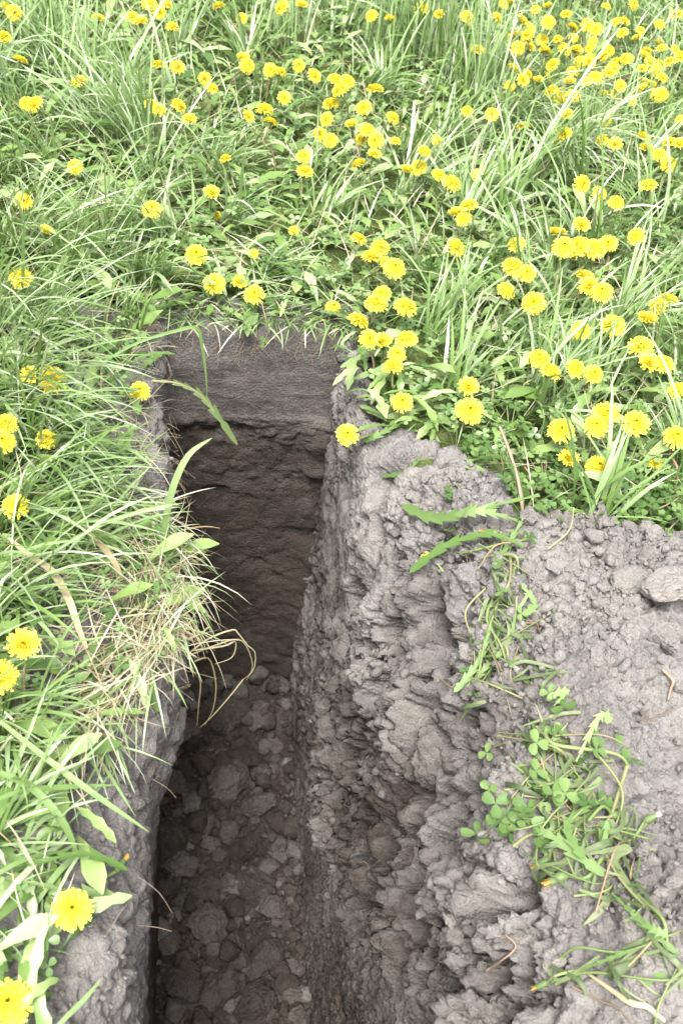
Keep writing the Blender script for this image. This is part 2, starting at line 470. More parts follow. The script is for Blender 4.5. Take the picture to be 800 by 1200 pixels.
    moist = np.where(z > .02, moist-.05, moist) + .55*fbm(P, 5, 3, 15) + .2*c1*face - .28*sstep(.9, 1.2, y)*sstep(.1, -.1, z)  # the crack term sets a darker colour in creases of the torn face
    rust = sstep(.35, .6, noise(P, 9, 16))*sstep(-.35, -.6, z)*.35
    sp = np.exp(-((y-1.25)/.03)**2-((z+.70)/.05)**2)
    rust = np.clip(rust*.5 + sp*.45, 0, 1)
    me = mesh_np('spoil_bank', P, grid_faces(n, m)[:, ::-1], smooth=False)
    attr(me, 'moist', moist); attr(me, 'rust', rust)
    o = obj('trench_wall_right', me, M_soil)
    o['kind'] = 'structure'
    return o, P, N2, face*torn, top*rough*crumbzone*(1-out), moist
bank_o, bankP, bankN, bankFace, bankTop, bankMoist = right_bank()

LIP_Y = [-1.2, .3, .5, .66, .8, .87, .95, 1.05, 1.18, 1.35, 1.5, 1.8]
LIP_X = [-.165, -.165, -.165, -.165, -.16, -.140, -.124, -.126, -.140, -.150, -.160, -.165]
def left_bank():
    ysteps = np.concatenate([np.arange(TN-.05, .3, .02), np.arange(.3, TE+.06, .0052)])
    lip = np.interp(ysteps, LIP_Y, LIP_X)
    bulge = lip + .165
    bare = np.interp(ysteps, [-1.2, .3, .8, .9, 1.1, 1.8], [1, 1, 1, .1, .2, .25])     # how far the edge has crumbled
    cols = []
    one = np.ones_like(lip)
    def cpt(x, z): cols.append(np.stack([x*one, z*one], -1))
    cpt(-.46, -.07); cpt(-.38, -.02); cpt(-.31, .004); cpt(-.255+.03*(1-bare), .004)
    cpt(lip-.045+.02*(1-bare), -.03*bare+.004); cpt(lip-.012, -.075*bare-.012); cpt(lip+.0, -.17)
    cpt(-.163+bulge*.35, -.34); cpt(-.162, -.6); cpt(-.160, -.9); cpt(-.158, -1.17)
    cp = np.stack(cols, 1)
    pr = resample(cp, [4, 8, 14, 18, 16, 22, 34, 40, 40, 36])
    n, m = pr.shape[:2]
    P = np.empty((n, m, 3)); P[..., 0] = pr[..., 0]; P[..., 1] = ysteps[:, None]; P[..., 2] = pr[..., 1]
    N = grid_normals(P)*-1
    N = np.where((N[..., 0:1]+N[..., 2:3]) < 0, -N, N)
    x, y, z = P[..., 0], P[..., 1], P[..., 2]
    w1 = bumps(P, 26, 151); w2 = bumps(P, 62, 152); w3 = bumps(P, 125, 153)
    up = sstep(-.3, -.02, z)
    k2, c2 = fracture(P, 26, 155); k3, c3 = fracture(P, 60, 156)
    d = (.3+.7*up)*(.006*k2+.005*k3-.005*c2) + .022*(billow(P, 11, 5, 165)-.4)*(.4+.6*up) + (.4+.6*up)*(.022*fbm(P*np.array([1, 1, .6]), 9, 4, 161) + .006*w1) + up*(.003*w2+.002*w3)*sstep(-.1, .3, noise(P, 8, 171)) + .003*fbm(P, 60, 3, 7)
    d -= .02*sstep(.2, .5, noise(P, 15, 162))*up
    P = P + N*(d*sstep(-.36, -.28, x))[..., None]
    moist = .95 - .6*sstep(-.7, -.05, z) - .16*sstep(-.25, -.04, z) + .3*noise(P, 6, 15)
    me = mesh_np('trench_wall_left', P, grid_faces(n, m)[:, ::-1])
    attr(me, 'moist', moist); attr(me, 'rust', np.zeros(n*m))
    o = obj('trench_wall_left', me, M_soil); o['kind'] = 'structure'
    return o, P
left_o, leftP = left_bank()

def end_wall():
    xs = np.arange(-.24, .2401, .0042)
    prof = [(TE+.24, -.06), (TE+.12, -.005), (TE+.035, .006), (TE+.006, -.02), (TE-.004, -.10), (TE-.004, -.195), (TE-.007, -.210),
            (TE-.005, -.228), (TE+.001, -.26), (TE+.002, -.36), (TE-.000, -.42), (TE-.002, -.52), (TE-.004, -.61), (TE-.014, -.66), (TE-.017, -.80), (TE-.021, -.95), (TE-.03, -1.17)]
    cp = np.repeat(np.array(prof)[None], len(xs), 0)
    pr = resample(cp, [6, 12, 10, 20, 24, 6, 8, 12, 22, 16, 24, 20, 18, 28, 30, 36])
    n, m = pr.shape[:2]
    P = np.empty((n, m, 3)); P[..., 0] = xs[:, None]; P[..., 1] = pr[..., 0]; P[..., 2] = pr[..., 1]
    z = P[..., 2]; x = P[..., 0]
    N = np.zeros_like(P); N[..., 1] = -1
    up = sstep(-.225, -.205, z)
    low = 1-up
    d = up*(.004*fbm(P*np.array([.5, 1, 2.0]), 18, 4, 201) + .006*noise(P, 6, 202) + .0012*bumps(P, 110, 3))
    crum = sstep(-.40, -.34, z)*low
    d += low*(.012*fbm(P*np.array([1.2, 1, .8]), 7, 4, 211) + .006*fbm(P, 38, 3, 212)) + crum*(.016*bumps(P, 30, 213)*sstep(0, .2, noise(P, 12, 214)) + .006*bumps(P, 70, 215))
    d = d*np.where(low > .5, .6, 1)
    kk, cc = fracture(P, 30, 217)
    d += low*(.002*kk-.0015*cc) + low*.007*(billow(P*np.array([1, 1, .9]), 9, 4, 231)-.4)*(.4+1.2*sstep(-.1, .2, noise(P, 5, 77))) + up*.0012*fbm(P, 70, 3, 233)
    d -= low*.008*sstep(.15, .4, noise(P*np.array([.8, 1, 1.4]), 10, 216))
    d += .03*sstep(.10, .17, np.abs(x))*low*(.5+noise(P, 12, 9))
    P = P + N*(d*sstep(.03, -.01, P[..., 1]-TE-.05))[..., None]
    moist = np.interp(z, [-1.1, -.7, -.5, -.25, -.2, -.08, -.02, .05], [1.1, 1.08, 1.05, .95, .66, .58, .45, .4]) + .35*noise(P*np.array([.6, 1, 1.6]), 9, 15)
    rust = sstep(.25, .55, noise(P*np.array([.5, 1, 1.6]), 8, 16))*sstep(-.3, -.45, z)*.22
    me = mesh_np('trench_wall_end', P, grid_faces(n, m))
    attr(me, 'moist', moist); attr(me, 'rust', rust)
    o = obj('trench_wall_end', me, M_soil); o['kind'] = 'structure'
    return o, P
end_o, endP = end_wall()

def near_wall():
    xs = np.linspace(-.34, .40, 40); zs = np.linspace(-1.17, .012, 60)
    X, Z = np.meshgrid(xs, zs, indexing='ij')
    P = np.stack([X, np.full_like(X, TN), Z], -1)
    P[..., 1] += .02*fbm(P, 9, 3, 301)
    me = mesh_np('trench_wall_near', P, grid_faces(40, 60)[:, ::-1])
    attr(me, 'moist', np.full(2400, .7)); attr(me, 'rust', np.zeros(2400))
    o = obj('trench_wall_near', me, M_soil); o['kind'] = 'structure'
near_wall()

def trench_floor():
    xs = np.arange(-.20, .2301, .005); ys = np.concatenate([np.arange(TN, .55, .02), np.arange(.55, TE+.04, .005)])
    X, Y = np.meshgrid(xs, ys, indexing='ij')
    P = np.stack([X, Y, np.full_like(X, -TD)], -1)
    d = .03*fbm(P, 7, 3, 401) + .016*fracture(P, 15, 405)[0] + .010*fracture(P, 34, 406)[0] + .018*bumps(P, 16, 402) + .014*bumps(P, 34, 403) + .007*bumps(P, 75, 404)
    d += .03*sstep(1.4, 1.7, Y)
    P[..., 2] += d-.02
    me = mesh_np('trench_floor', P, grid_faces(len(xs), len(ys)))
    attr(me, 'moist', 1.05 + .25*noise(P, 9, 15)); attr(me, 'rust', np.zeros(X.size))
    o = obj('trench_floor', me, M_soil); o['kind'] = 'structure'
    return o, P
floor_o, floorP = trench_floor()


# ------------------------------------------------------------------ picking points on the soil
def bvh_of(o):
    me = o.data
    return BVHTree.FromPolygons([v.co[:] for v in me.vertices], [p.vertices[:] for p in me.polygons])
BV = {'bank': bvh_of(bank_o), 'left': bvh_of(left_o), 'end': bvh_of(end_o), 'floor': bvh_of(floor_o)}

def ray(px, py):
    d = fw + RT*(px-400)/FPX - UP*(py-600)/FPX
    return d/np.linalg.norm(d)

def at_z(px, py, z):
    d = ray(px, py)
    return CAM + d*((z-CAM[2])/d[2])

def at_y(px, py, y):
    d = ray(px, py)
    return CAM + d*((y-CAM[1])/d[1])

def hit(px, py, lift=0.0):
    """point of the soil seen at that spot, lifted along its normal"""
    d = ray(px, py); best = None
    for b in BV.values():
        h = b.ray_cast(Vector(CAM), Vector(d))
        if h[0] is not None and (best is None or h[3] < best[1]):
            best = (np.array(h[0]), h[3], np.array(h[1]))
    g = at_z(px, py, 0.0)
    if best is None or best[1] > 4:
        return g + np.array([0, 0, lift]), np.array([0, 0, 1.0])
    nn = best[2]
    if nn@d > 0:
        nn = -nn
    # open meadow?
    if best[0][2] < -.05 and in_meadow(g[0], g[1]) > .5:
        return g + np.array([0, 0, lift]), np.array([0, 0, 1.0])
    return best[0] + nn*lift, nn

def drop(x, y, names=('bank', 'left')):
    z = -9
    for k in names:
        h = BV[k].ray_cast(Vector((x, y, 1.0)), Vector((0, 0, -1)))
        if h[0] is not None:
            z = max(z, h[0][2])
    return z

GL_Y = [-1.2, .3, .46, .65, .81, .88, .98, 1.1, 1.3, 1.5, 1.72]
GL_X = [-.26, -.26, -.25, -.24, -.235, -.165, -.130, -.145, -.205, -.215, -.19]
def in_meadow(x, y):
    """1 where turf grows"""
    x = np.asarray(x, float); y = np.asarray(y, float)
    left = x < np.interp(y, GL_Y, GL_X)
    beyond = y > TE+.012
    right = (x > .165) & (y > spoil_edge(x)-.012) | (x > 1.55)
    return ((left | beyond | right) & ((y > TN-.1) | True)).astype(float)

# ------------------------------------------------------------------ grass blades (one mass)
def blades(root, az, L, w, th0, kap, tint, seg=6, twist=None, zmin=True, free=False):
    n = len(az)
    s = np.linspace(0, 1, seg+1)
    th = th0[:, None] + kap[:, None]*s[None]**1.25
    ds = L[:, None]/seg
    h = np.cumsum(np.concatenate([np.zeros((n, 1)), np.sin(th[:, :-1])*ds], 1), 1)
    v = np.cumsum(np.concatenate([np.zeros((n, 1)), np.cos(th[:, :-1])*ds], 1), 1)
    az2 = az[:, None] + (0 if twist is None else twist[:, None])*s[None]**2*.6
    dx, dy = np.cos(az2), np.sin(az2)
    px = root[:, 0:1] + h*np.cos(az[:, None]) + .12*L[:, None]*(s**2)*(0 if twist is None else twist[:, None])*-np.sin(az[:, None])
    py = root[:, 1:2] + h*np.sin(az[:, None]) + .12*L[:, None]*(s**2)*(0 if twist is None else twist[:, None])*np.cos(az[:, None])
    pz = root[:, 2:3] + v
    if zmin:
        g = zg(px, py)
        solid = in_meadow(px, py) > .5
        pz = np.where(solid, np.maximum(pz, g + .006 + .02*rng.random((n, 1))), pz)
    # keep blades from sprawling over the trench mouth and the spoil
    lipx = np.interp(py, GL_Y, GL_X)
    over = np.where(py < TE-.02, np.minimum(px-lipx, 0.2), -1); over = np.where(px < .3, over, -1)
    ov2 = np.where((px > .17) & (px < 1.4), spoil_edge(px)-py, -1)
    bad = np.maximum(over.max(1)-.03, ov2.max(1)-.06)
    keepb = bad < (rng.exponential(.012, n) if zmin else rng.exponential(.02, n)+.015)
    if free:
        keepb = np.ones(n, bool)
    wid = w[:, None]*np.clip((.55+.9*s-.2*s**2)*(1-s**3.0), .03, 2)
    tw = (0 if twist is None else twist[:, None])*s
    sx, sy = -dy*np.cos(tw), dx*np.cos(tw)
    sz = np.sin(tw)*np.ones_like(sx)
    P = np.empty((n, seg+1, 3, 3))
    nx, nz = np.cos(th), -np.sin(th)
    for k, q in enumerate((-.5, 0, .5)):
        off = -.18*wid if q == 0 else 0*wid
        P[:, :, k, 0] = px + sx*wid*q + off*nx*dx*-1
        P[:, :, k, 1] = py + sy*wid*q + off*nx*dy*-1
        P[:, :, k, 2] = pz + sz*wid*q + off*nz*-1*.6
    P = P[keepb]; tint = tint[keepb]; n = len(P)
    i = np.arange(n*(seg+1)*3).reshape(n, seg+1, 3)
    F = np.concatenate([np.stack([i[:, :-1, k], i[:, :-1, k+1], i[:, 1:, k+1], i[:, 1:, k]], -1).reshape(-1, 4) for k in (0, 1)])
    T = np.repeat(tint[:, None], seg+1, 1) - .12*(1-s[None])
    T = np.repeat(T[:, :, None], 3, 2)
    return P.reshape(-1, 3), F, T.ravel()

class Pool:
    def __init__(self): self.V = []; self.F = []; self.T = []; self.n = 0
    def add(self, V, F, T):
        self.V.append(V); self.F.append(F+self.n); self.T.append(T); self.n += len(V)
    def build(self, name, mat):
        me = mesh_np(name, np.concatenate(self.V), np.concatenate(self.F))
        attr(me, 'tint', np.concatenate(self.T))
        return obj(name, me, mat)

def field_points(n, dens=None):
    """random turf points: dense in the part of the meadow in view, thinner around"""
    out = []
    tot = 0
    while tot < n:
        x = rng.uniform(-1.7, 2.5, 4*n); y = rng.uniform(-.9, 4.8, 4*n)
        d = np.stack([x, y, np.zeros_like(x)], -1) - CAM
        zc = d@fw; u = 400 + FPX*(d@RT)/zc; v = 600 - FPX*(d@UP)/zc
        near = (zc > 0) & (u > -140) & (u < 940) & (v > -160) & (v < 1300)
        keep = in_meadow(x, y) * np.where(near, 1.0, .33)
        if dens is not None:
            keep = keep*dens(x, y)
        k = rng.random(len(x)) < keep
        p = np.stack([x[k], y[k]], -1)
        out.append(p); tot += len(p)
    p = np.concatenate(out)[:n]
    return np.concatenate([p, zg(p[:, 0], p[:, 1])[:, None]], 1)

def build_grass():
    G = Pool(); D = Pool()
    # low, fine filler
    n = 13000
    r = field_points(n)
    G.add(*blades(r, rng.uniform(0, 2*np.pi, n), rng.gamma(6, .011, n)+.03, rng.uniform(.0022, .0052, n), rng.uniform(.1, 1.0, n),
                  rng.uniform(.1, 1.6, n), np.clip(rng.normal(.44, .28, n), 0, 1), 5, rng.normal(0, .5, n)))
    # tufts
    pr = field_points(400)
    kz = noise(np.stack([pr[:, 0], pr[:, 1], 0*pr[:, 0]], -1), 1.6, 901)
    for i in range(len(pr)):
        k = int(rng.integers(10, 30)); a0 = rng.uniform(0, 2*np.pi)
        flop = rng.random()
        rr = pr[i] + np.concatenate([rng.normal(0, .014, (k, 2)), np.zeros((k, 1))], 1)
        size = np.clip(1+1.2*kz[i], .6, 1.6)
        near_tr = 1-.45*sstep(.5, .0, np.hypot(max(abs(pr[i, 0])-.2, 0), max(pr[i, 1]-1.75, 0)))
        L = (rng.gamma(9, .018, k)+.05)*size*near_tr
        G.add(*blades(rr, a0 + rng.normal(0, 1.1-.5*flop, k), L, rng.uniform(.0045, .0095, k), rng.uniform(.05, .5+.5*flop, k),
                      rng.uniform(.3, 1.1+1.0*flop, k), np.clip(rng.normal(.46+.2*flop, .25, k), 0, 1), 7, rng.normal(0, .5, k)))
    # the tufts that stand out: root spot in the picture, blades, spread, length, heading (deg), fan, lean, bend, tint
    big = [(165, 175, 130, .07, .30, 200, 1.5, .25, 1.1, .72), (250, 215, 60, .05, .22, -20, .9, .5, .9, .66), (60, 60, 70, .07, .26, 160, 1.2, .3, .9, .6),
           (95, 120, 70, .06, .30, 60, 1.0, .2, .7, .58), (20, 150, 70, .07, .28, 210, 1.2, .4, 1.0, .6), (20, 215, 60, .06, .26, -80, 1.2, .5, 1.1, .62),
           (600, 165, 130, .08, .34, -70, .75, .45, 1.7, .82), (650, 200, 90, .06, .32, -50, .8, .4, 1.6, .8), (500, 80, 150, .10, .30, 90, 2.2, .06, .45, .6),
           (560, 120, 110, .09, .30, 60, 1.8, .1, .6, .62), (445, 70, 80, .07, .28, 100, 1.6, .1, .5, .6), (690, 190, 90, .08, .22, 60, 2.0, .1, .6, .6),
           (760, 160, 80, .08, .22, 60, 2.0, .1, .6, .58), (330, 60, 90, .08, .26, 70, 1.3, .1, .6, .64), (390, 30, 70, .07, .28, 40, 1.2, .2, .8, .6),
           (640, 30, 80, .1, .22, 90, 2.5, .1, .6, .56), (740, 40, 80, .1, .22, 90, 2.5, .1, .6, .56), (280, 20, 60, .08, .24, 90, 2., .1, .6, .56),
           (15, 390, 120, .07, .36, -45, .5, .55, 1.0, .72), (5, 470, 130, .08, .38, -40, .45, .6, .95, .74), (40, 540, 110, .06, .34, -48, .4, .65, .9, .70),
           (15, 620, 80, .06, .30, -25, .6, .6, .9, .66), (100, 560, 70, .04, .24, -50, .5, .6, 1.0, .66), (70, 640, 80, .05, .24, -20, .9, .6, 1.0, .6),
           (5, 720, 80, .06, .26, -30, .7, .5, 1.0, .6), (5, 860, 70, .05, .24, -35, .7, .5, 1.0, .58), (0, 980, 45, .04, .20, 0, .8, .6, .9, .6),
           (90, 330, 90, .06, .26, -80, 1.2, .35, 1.0, .62), (35, 290, 80, .07, .30, -40, .9, .5, 1.0, .7), (130, 300, 60, .05, .24, -60, 1.4, .3, 1., .6),
           (170, 340, 50, .04, .17, -70, 1.5, .2, .8, .56), (150, 400, 40, .04, .15, -30, 1.5, .3, .8, .55),
           (560, 330, 50, .06, .2, -60, 1.2, .3, 1.2, .7), (510, 400, 50, .05, .2, 40, 1.8, .2, .9, .62), (590, 430, 60, .06, .22, -60, 1.4, .3, 1.2, .66),
           (720, 410, 80, .07, .2, -70, 1.4, .2, 1.0, .66), (770, 330, 60, .07, .22, -40, 1.4, .25, 1.2, .7), (640, 380, 60, .06, .2, 30, 1.8, .2, 1.0, .64),
           (530, 250, 50, .05, .22, -90, 1.5, .3, 1.2, .66), (700, 300, 60, .06, .2, -60, 1.4, .3, 1.2, .7), (640, 480, 40, .04, .19, 60, 2.0, .2, .8, .6),
           (680, 465, 40, .04, .19, 60, 2.0, .15, .8, .6), (790, 450, 50, .05, .2, 60, 2.0, .2, .8, .6), (780, 570, 30, .04, .16, 60, 2.0, .2, .8, .55)]
    for (px, py, k, sp, L, a, fan, lean, bend, ti) in big:
        c = at_z(px, py, 0)
        rr = c + np.concatenate([rng.normal(0, sp*.5, (k, 2)), np.zeros((k, 1))], 1)
        ok = in_meadow(rr[:, 0], rr[:, 1]) > .5
        rr = rr[ok]; k = len(rr)
        rr[:, 2] = zg(rr[:, 0], rr[:, 1])
        G.add(*blades(rr, R(a) + rng.normal(0, fan*.75, k), L*rng.uniform(.3, 1.12, k), rng.uniform(.0028, .0074, k), lean*rng.uniform(.3, 1.4, k),
                      bend*rng.uniform(.2, 1.7, k), np.clip(rng.normal(ti, .2, k), 0, 1), 8, rng.normal(0, .65, k)))
    # grass hanging over the left lip
    n = 420
    yy = rng.uniform(.80, 1.25, n)
    xx = np.interp(yy, GL_Y, GL_X) - np.abs(rng.normal(0, .03, n))
    rr = np.stack([xx, yy, zg(xx, yy)], -1)
    G.add(*blades(rr, rng.normal(R(-45), .7, n), rng.gamma(8, .016, n)+.03, rng.uniform(.002, .005, n), rng.uniform(.5, 1.2, n), rng.uniform(.5, 1.9, n),
                  np.clip(rng.normal(.66, .2, n), 0, 1), 7, rng.normal(0, .6, n), zmin=False))
    n = 420
    xx = rng.uniform(-.22, .22, n); yy = TE+.01+np.abs(rng.normal(0, .035, n))
    rr = np.stack([xx, yy, zg(xx, yy)], -1)
    for pool, m_, lm in ((G, slice(0, 360), .05), (D, slice(360, 420), .04)):
        k = len(rr[m_])
        pool.add(*blades(rr[m_], rng.normal(R(-90), .9, k), rng.gamma(4, lm/4, k)+.015, rng.uniform(.0014, .0045, k), rng.uniform(.4, 1.3, k), rng.uniform(.3, 1.5, k),
                         np.clip(rng.normal(.6, .25, k), 0, 1), 6, rng.normal(0, .7, k), zmin=False, free=True))
    o = G.build('grass', M_grass)
    stuff(o, 'long green meadow grass growing around the trench', 'grass')
    # dry straw: thatch low in the turf, thick at the left lip
    n = 5200
    r = field_points(n); r[:, 2] += rng.uniform(.01, .075, n)
    D.add(*blades(r, rng.uniform(0, 2*np.pi, n), rng.uniform(.04, .16, n), rng.uniform(.0012, .003, n), rng.uniform(.9, 1.6, n), rng.normal(0, .5, n), rng.random(n), 4, rng.normal(0, .4, n)))
    n = 900
    yy = np.clip(rng.normal(1.0, .12, n), .82, 1.6)
    xx = np.interp(yy, GL_Y, GL_X) - np.abs(rng.normal(0, .05, n)) + .012
    rr = np.stack([xx, yy, zg(xx, yy) + rng.uniform(0, .05, n)], -1)
    D.add(*blades(rr, rng.normal(R(-60), 1.0, n), rng.uniform(.04, .17, n), rng.uniform(.0009, .0026, n), rng.uniform(.7, 1.7, n), rng.normal(.6, .8, n), rng.random(n), 6, rng.normal(0, .5, n), zmin=False))
    n = 260
    yy = rng.uniform(1.12, 1.66, n)
    xx = np.interp(yy, GL_Y, GL_X) - np.abs(rng.normal(0, .03, n)) + .015
    rr = np.stack([xx, yy, zg(xx, yy)], -1)
    D.add(*blades(rr, rng.normal(R(-30), 1.2, n), rng.uniform(.02, .09, n), rng.uniform(.001, .0025, n), rng.uniform(.6, 1.9, n), rng.normal(.5, .6, n), rng.random(n), 5, rng.normal(0, .5, n), zmin=False))
    o = D.build('dry_grass', M_straw)
    stuff(o, 'pale dry straw matted in the turf and along the trench lip', 'dry grass')
build_grass()

# ------------------------------------------------------------------ low leaves between the grass
def clover_leaf_v(r=1.0):
    """three notched leaflets, flat, unit size; returns V, F(tris)"""
    V = []; F = []
    for k in range(3):
        a = k*2*math.pi/3
        ca, sa = math.cos(a), math.sin(a)
        pts = [(0, 0, 0), (.22, -.22, .04), (.55, -.40, .09), (.88, -.36, .10), (1.0, -.13, .05), (.94, 0, .02), (1.0, .13, .05), (.88, .36, .10), (.55, .40, .09), (.22, .22, .04)]
        b = len(V)
        for (x, y, z) in pts:
            V.append(((x*ca-y*sa)*r, (x*sa+y*ca)*r, z*r))
        m = len(V); V.append(((.5*ca)*r, (.5*sa)*r, -.03*r))
        for j in range(10):
            F.append((m, b+j, b+(j+1) % 10))
    return np.array(V), np.array(F)

def dleaf_v(n=15, teeth=6, w=.16):
    """toothed dandelion leaf along +x, unit length, arching"""
    V = []; F = []
    for i in range(n):
        s = i/(n-1)
        env = w*(.18 + 1.1*s**.8)*(1-max(0, (s-.72)/.28)**1.6)
        ph = (s*teeth) % 1.0
        hw = env*(.28+.72*ph) if s < .9 else env
        hw = max(hw, .012)
        back = .05*ph
        for q in (-1, 0, 1):
            V.append((s-back*abs(q), q*hw, .02*abs(q)))
    for i in range(n-1):
        for k in (0, 1):
            a = i*3+k
            F.append((a, a+1, a+4, a+3))
    return np.array(V), np.array(F)

def dleaf_teeth(n=7, w=.15):
    """sharp backward lobes: each lobe is explicit"""
    V = [(0, -.012, 0), (0, 0, 0), (0, .012, 0)]; F = []
    prev = 0
    def ring(s, hw, lag):
        V.append((s-lag, -hw, .03*hw/w)); V.append((s, 0, -.006)); V.append((s-lag, hw, .03*hw/w))
    for i in range(n):
        s0 = .12 + .70*i/n
        st = .70/n
        hw = w*(.35+.75*(i/(n-1))**.8)*random.uniform(.8, 1.15)
        ring(s0, hw*.22, 0); ring(s0+st*.45, hw, st*.65); ring(s0+st*.97, hw*.42, 0)
    ring(.86, w*.78, .02); ring(.94, w*.5, .0); ring(1.0, .006, 0)
    for i in range(len(V)//3-1):
        for k in (0, 1):
            a = i*3+k
            F.append((a, a+1, a+4, a+3))
    return np.array(V), np.array(F)

def bend_leaf(V, rise, droop):
    """bend a leaf lying on +x: climbs at angle rise and falls over by droop"""
    s = V[:, 0]
    a = rise - droop*s
    t = np.linspace(0, 1.05, 60)
    X = np.cumsum(np.cos(rise-droop*t))*(t[1]-t[0]); Z = np.cumsum(np.sin(rise-droop*t))*(t[1]-t[0])
    x = np.interp(s, t, X); z = np.interp(s, t, Z)
    return np.stack([x - np.sin(a)*V[:, 2], V[:, 1], z + np.cos(a)*V[:, 2]], -1)

def scatter(name, mat, variants, pos, yaw, tilt, scale, tint, label, cat):
    Vs, Fs, Ts = [], [], []; n0 = 0
    which = rng.integers(0, len(variants), len(pos))
    for v, (V, F) in enumerate(variants):
        idx = np.where(which == v)[0]
        if not len(idx):
            continue
        c, s = np.cos(yaw[idx]), np.sin(yaw[idx])
        ct, st = np.cos(tilt[idx]), np.sin(tilt[idx])
        x = V[None, :, 0]*ct[:, None] + V[None, :, 2]*st[:, None]
        z = -V[None, :, 0]*st[:, None] + V[None, :, 2]*ct[:, None]
        y = V[None, :, 1] + 0*x
        X = (x*c[:, None]-y*s[:, None])*scale[idx][:, None]+pos[idx, 0:1]
        Y = (x*s[:, None]+y*c[:, None])*scale[idx][:, None]+pos[idx, 1:2]
        Z = z*scale[idx][:, None]+pos[idx, 2:3]
        k = len(V)
        if F.shape[1] == 3:
            F = np.concatenate([F, F[:, 2:3]], 1)
        Vs.append(np.stack([X, Y, Z], -1).reshape(-1, 3))
        Fs.append((F[None]+(np.arange(len(idx))*k)[:, None, None]).reshape(-1, 4)+n0)
        Ts.append(np.repeat(tint[idx], k)); n0 += len(idx)*k
    V = np.concatenate(Vs); F = np.concatenate(Fs); T = np.concatenate(Ts)
    me = bpy.data.meshes.new(name)
    if (F[:, 2] == F[:, 3]).all():
        me = mesh_np(name, V, F[:, :3])
    else:
        me = mesh_np(name, V, F)
    attr(me, 'tint', T)
    o = obj(name, me, mat)
    return stuff(o, label, cat)

def low_leaves():
    def cl_d(x, y):
        P = np.stack([x, y, 0*x], -1)
        return np.clip(.25+.9*sstep(-.1, .3, noise(P, 2.3, 611)) + (x > .25)*(y < 1.7)*.5, 0, 1)
    n = 10500
    p = field_points(n, cl_d); p[:, 2] += rng.uniform(.015, .085, n)
    scatter('clover', M_clover, [clover_leaf_v()], p, rng.uniform(0, 7, n), rng.normal(0, .35, n), rng.uniform(.007, .0135, n), rng.random(n),
            'low round clover leaves carpeting the turf', 'clover')
    var = []
    for k in range(6):
        V, F = dleaf_v(8, random.choice([3, 4]), random.uniform(.10, .2))
        var.append((bend_leaf(V, random.uniform(.4, 1.1), random.uniform(.8, 1.9)), F))
    for k in range(2):
        V, F = dleaf_v(8, 1, .17)
        var.append((bend_leaf(V, .9, 1.2), F))
    n = 12500
    p = field_points(n); p[:, 2] += rng.uniform(.0, .055, n)
    scatter('meadow_weeds', M_herb, var, p, rng.uniform(0, 7, n), rng.normal(0, .2, n), np.minimum(rng.gamma(7, .0075, n)+.015, .095), rng.random(n),
            'small toothed weed leaves growing low between the grass', 'weeds')
low_leaves()

# ------------------------------------------------------------------ tubes, swept leaves
def frame(path):
    path = np.asarray(path, float)
    t = np.gradient(path, axis=0)
    return path, t/np.maximum(np.linalg.norm(t, axis=1, keepdims=True), 1e-9)

def smooth_path(pts, n=14):
    pts = np.asarray(pts, float)
    k = len(pts)
    if k == 2:
        return pts[0]+(pts[1]-pts[0])*np.linspace(0, 1, n)[:, None]
    out = []
    for u in np.linspace(0, k-1, n):
        j = min(int(u), k-2); t = u-j
        p0 = pts[max(j-1, 0)]; p1 = pts[j]; p2 = pts[j+1]; p3 = pts[min(j+2, k-1)]
        out.append(.5*((2*p1)+(p2-p0)*t+(2*p0-5*p1+4*p2-p3)*t*t+(3*p1-p0-3*p2+p3)*t**3))
    return np.array(out)

def tube(path, r0, r1, sides=6):
    path, t = frame(path)
    n = len(path)
    up = np.array([.31, .17, .93])
    V = []
    rad = np.linspace(r0, r1, n)
    for i in range(n):
        a = np.cross(t[i], up); a /= max(np.linalg.norm(a), 1e-6); b = np.cross(t[i], a)
        for k in range(sides):
            w = 2*math.pi*k/sides
            V.append(path[i]+rad[i]*(a*math.cos(w)+b*math.sin(w)))
    F = []
    for i in range(n-1):
        for k in range(sides):
            F.append((i*sides+k, i*sides+(k+1) % sides, (i+1)*sides+(k+1) % sides, (i+1)*sides+k))
    F.append((0,)*1+(1, 2, 3)); F.append(tuple((n-1)*sides+k for k in (3, 2, 1, 0)))
    return np.array(V), np.array(F)

def ribbon(path, w, up=(0, 0, 1), fold=.2, prof=None):
    """leaf swept along a path; prof(s) gives relative width"""
    path, t = frame(path)
    n = len(path); up = np.asarray(up, float)
    V = []
    for i in range(n):
        s = i/(n-1)
        side = np.cross(t[i], up); side /= max(np.linalg.norm(side), 1e-6)
        nn = np.cross(side, t[i])
        k = prof(s) if prof else (.55+.9*s)*(1-s**3)
        hw = max(w*.5*k, .0002)
        for q in (-1, 0, 1):
            V.append(path[i]+side*hw*q-nn*(fold*hw if q == 0 else 0))
    F = []
    for i in range(n-1):
        for k in (0, 1):
            a = i*3+k
            F.append((a, a+1, a+4, a+3))
    return np.array(V), np.array(F)

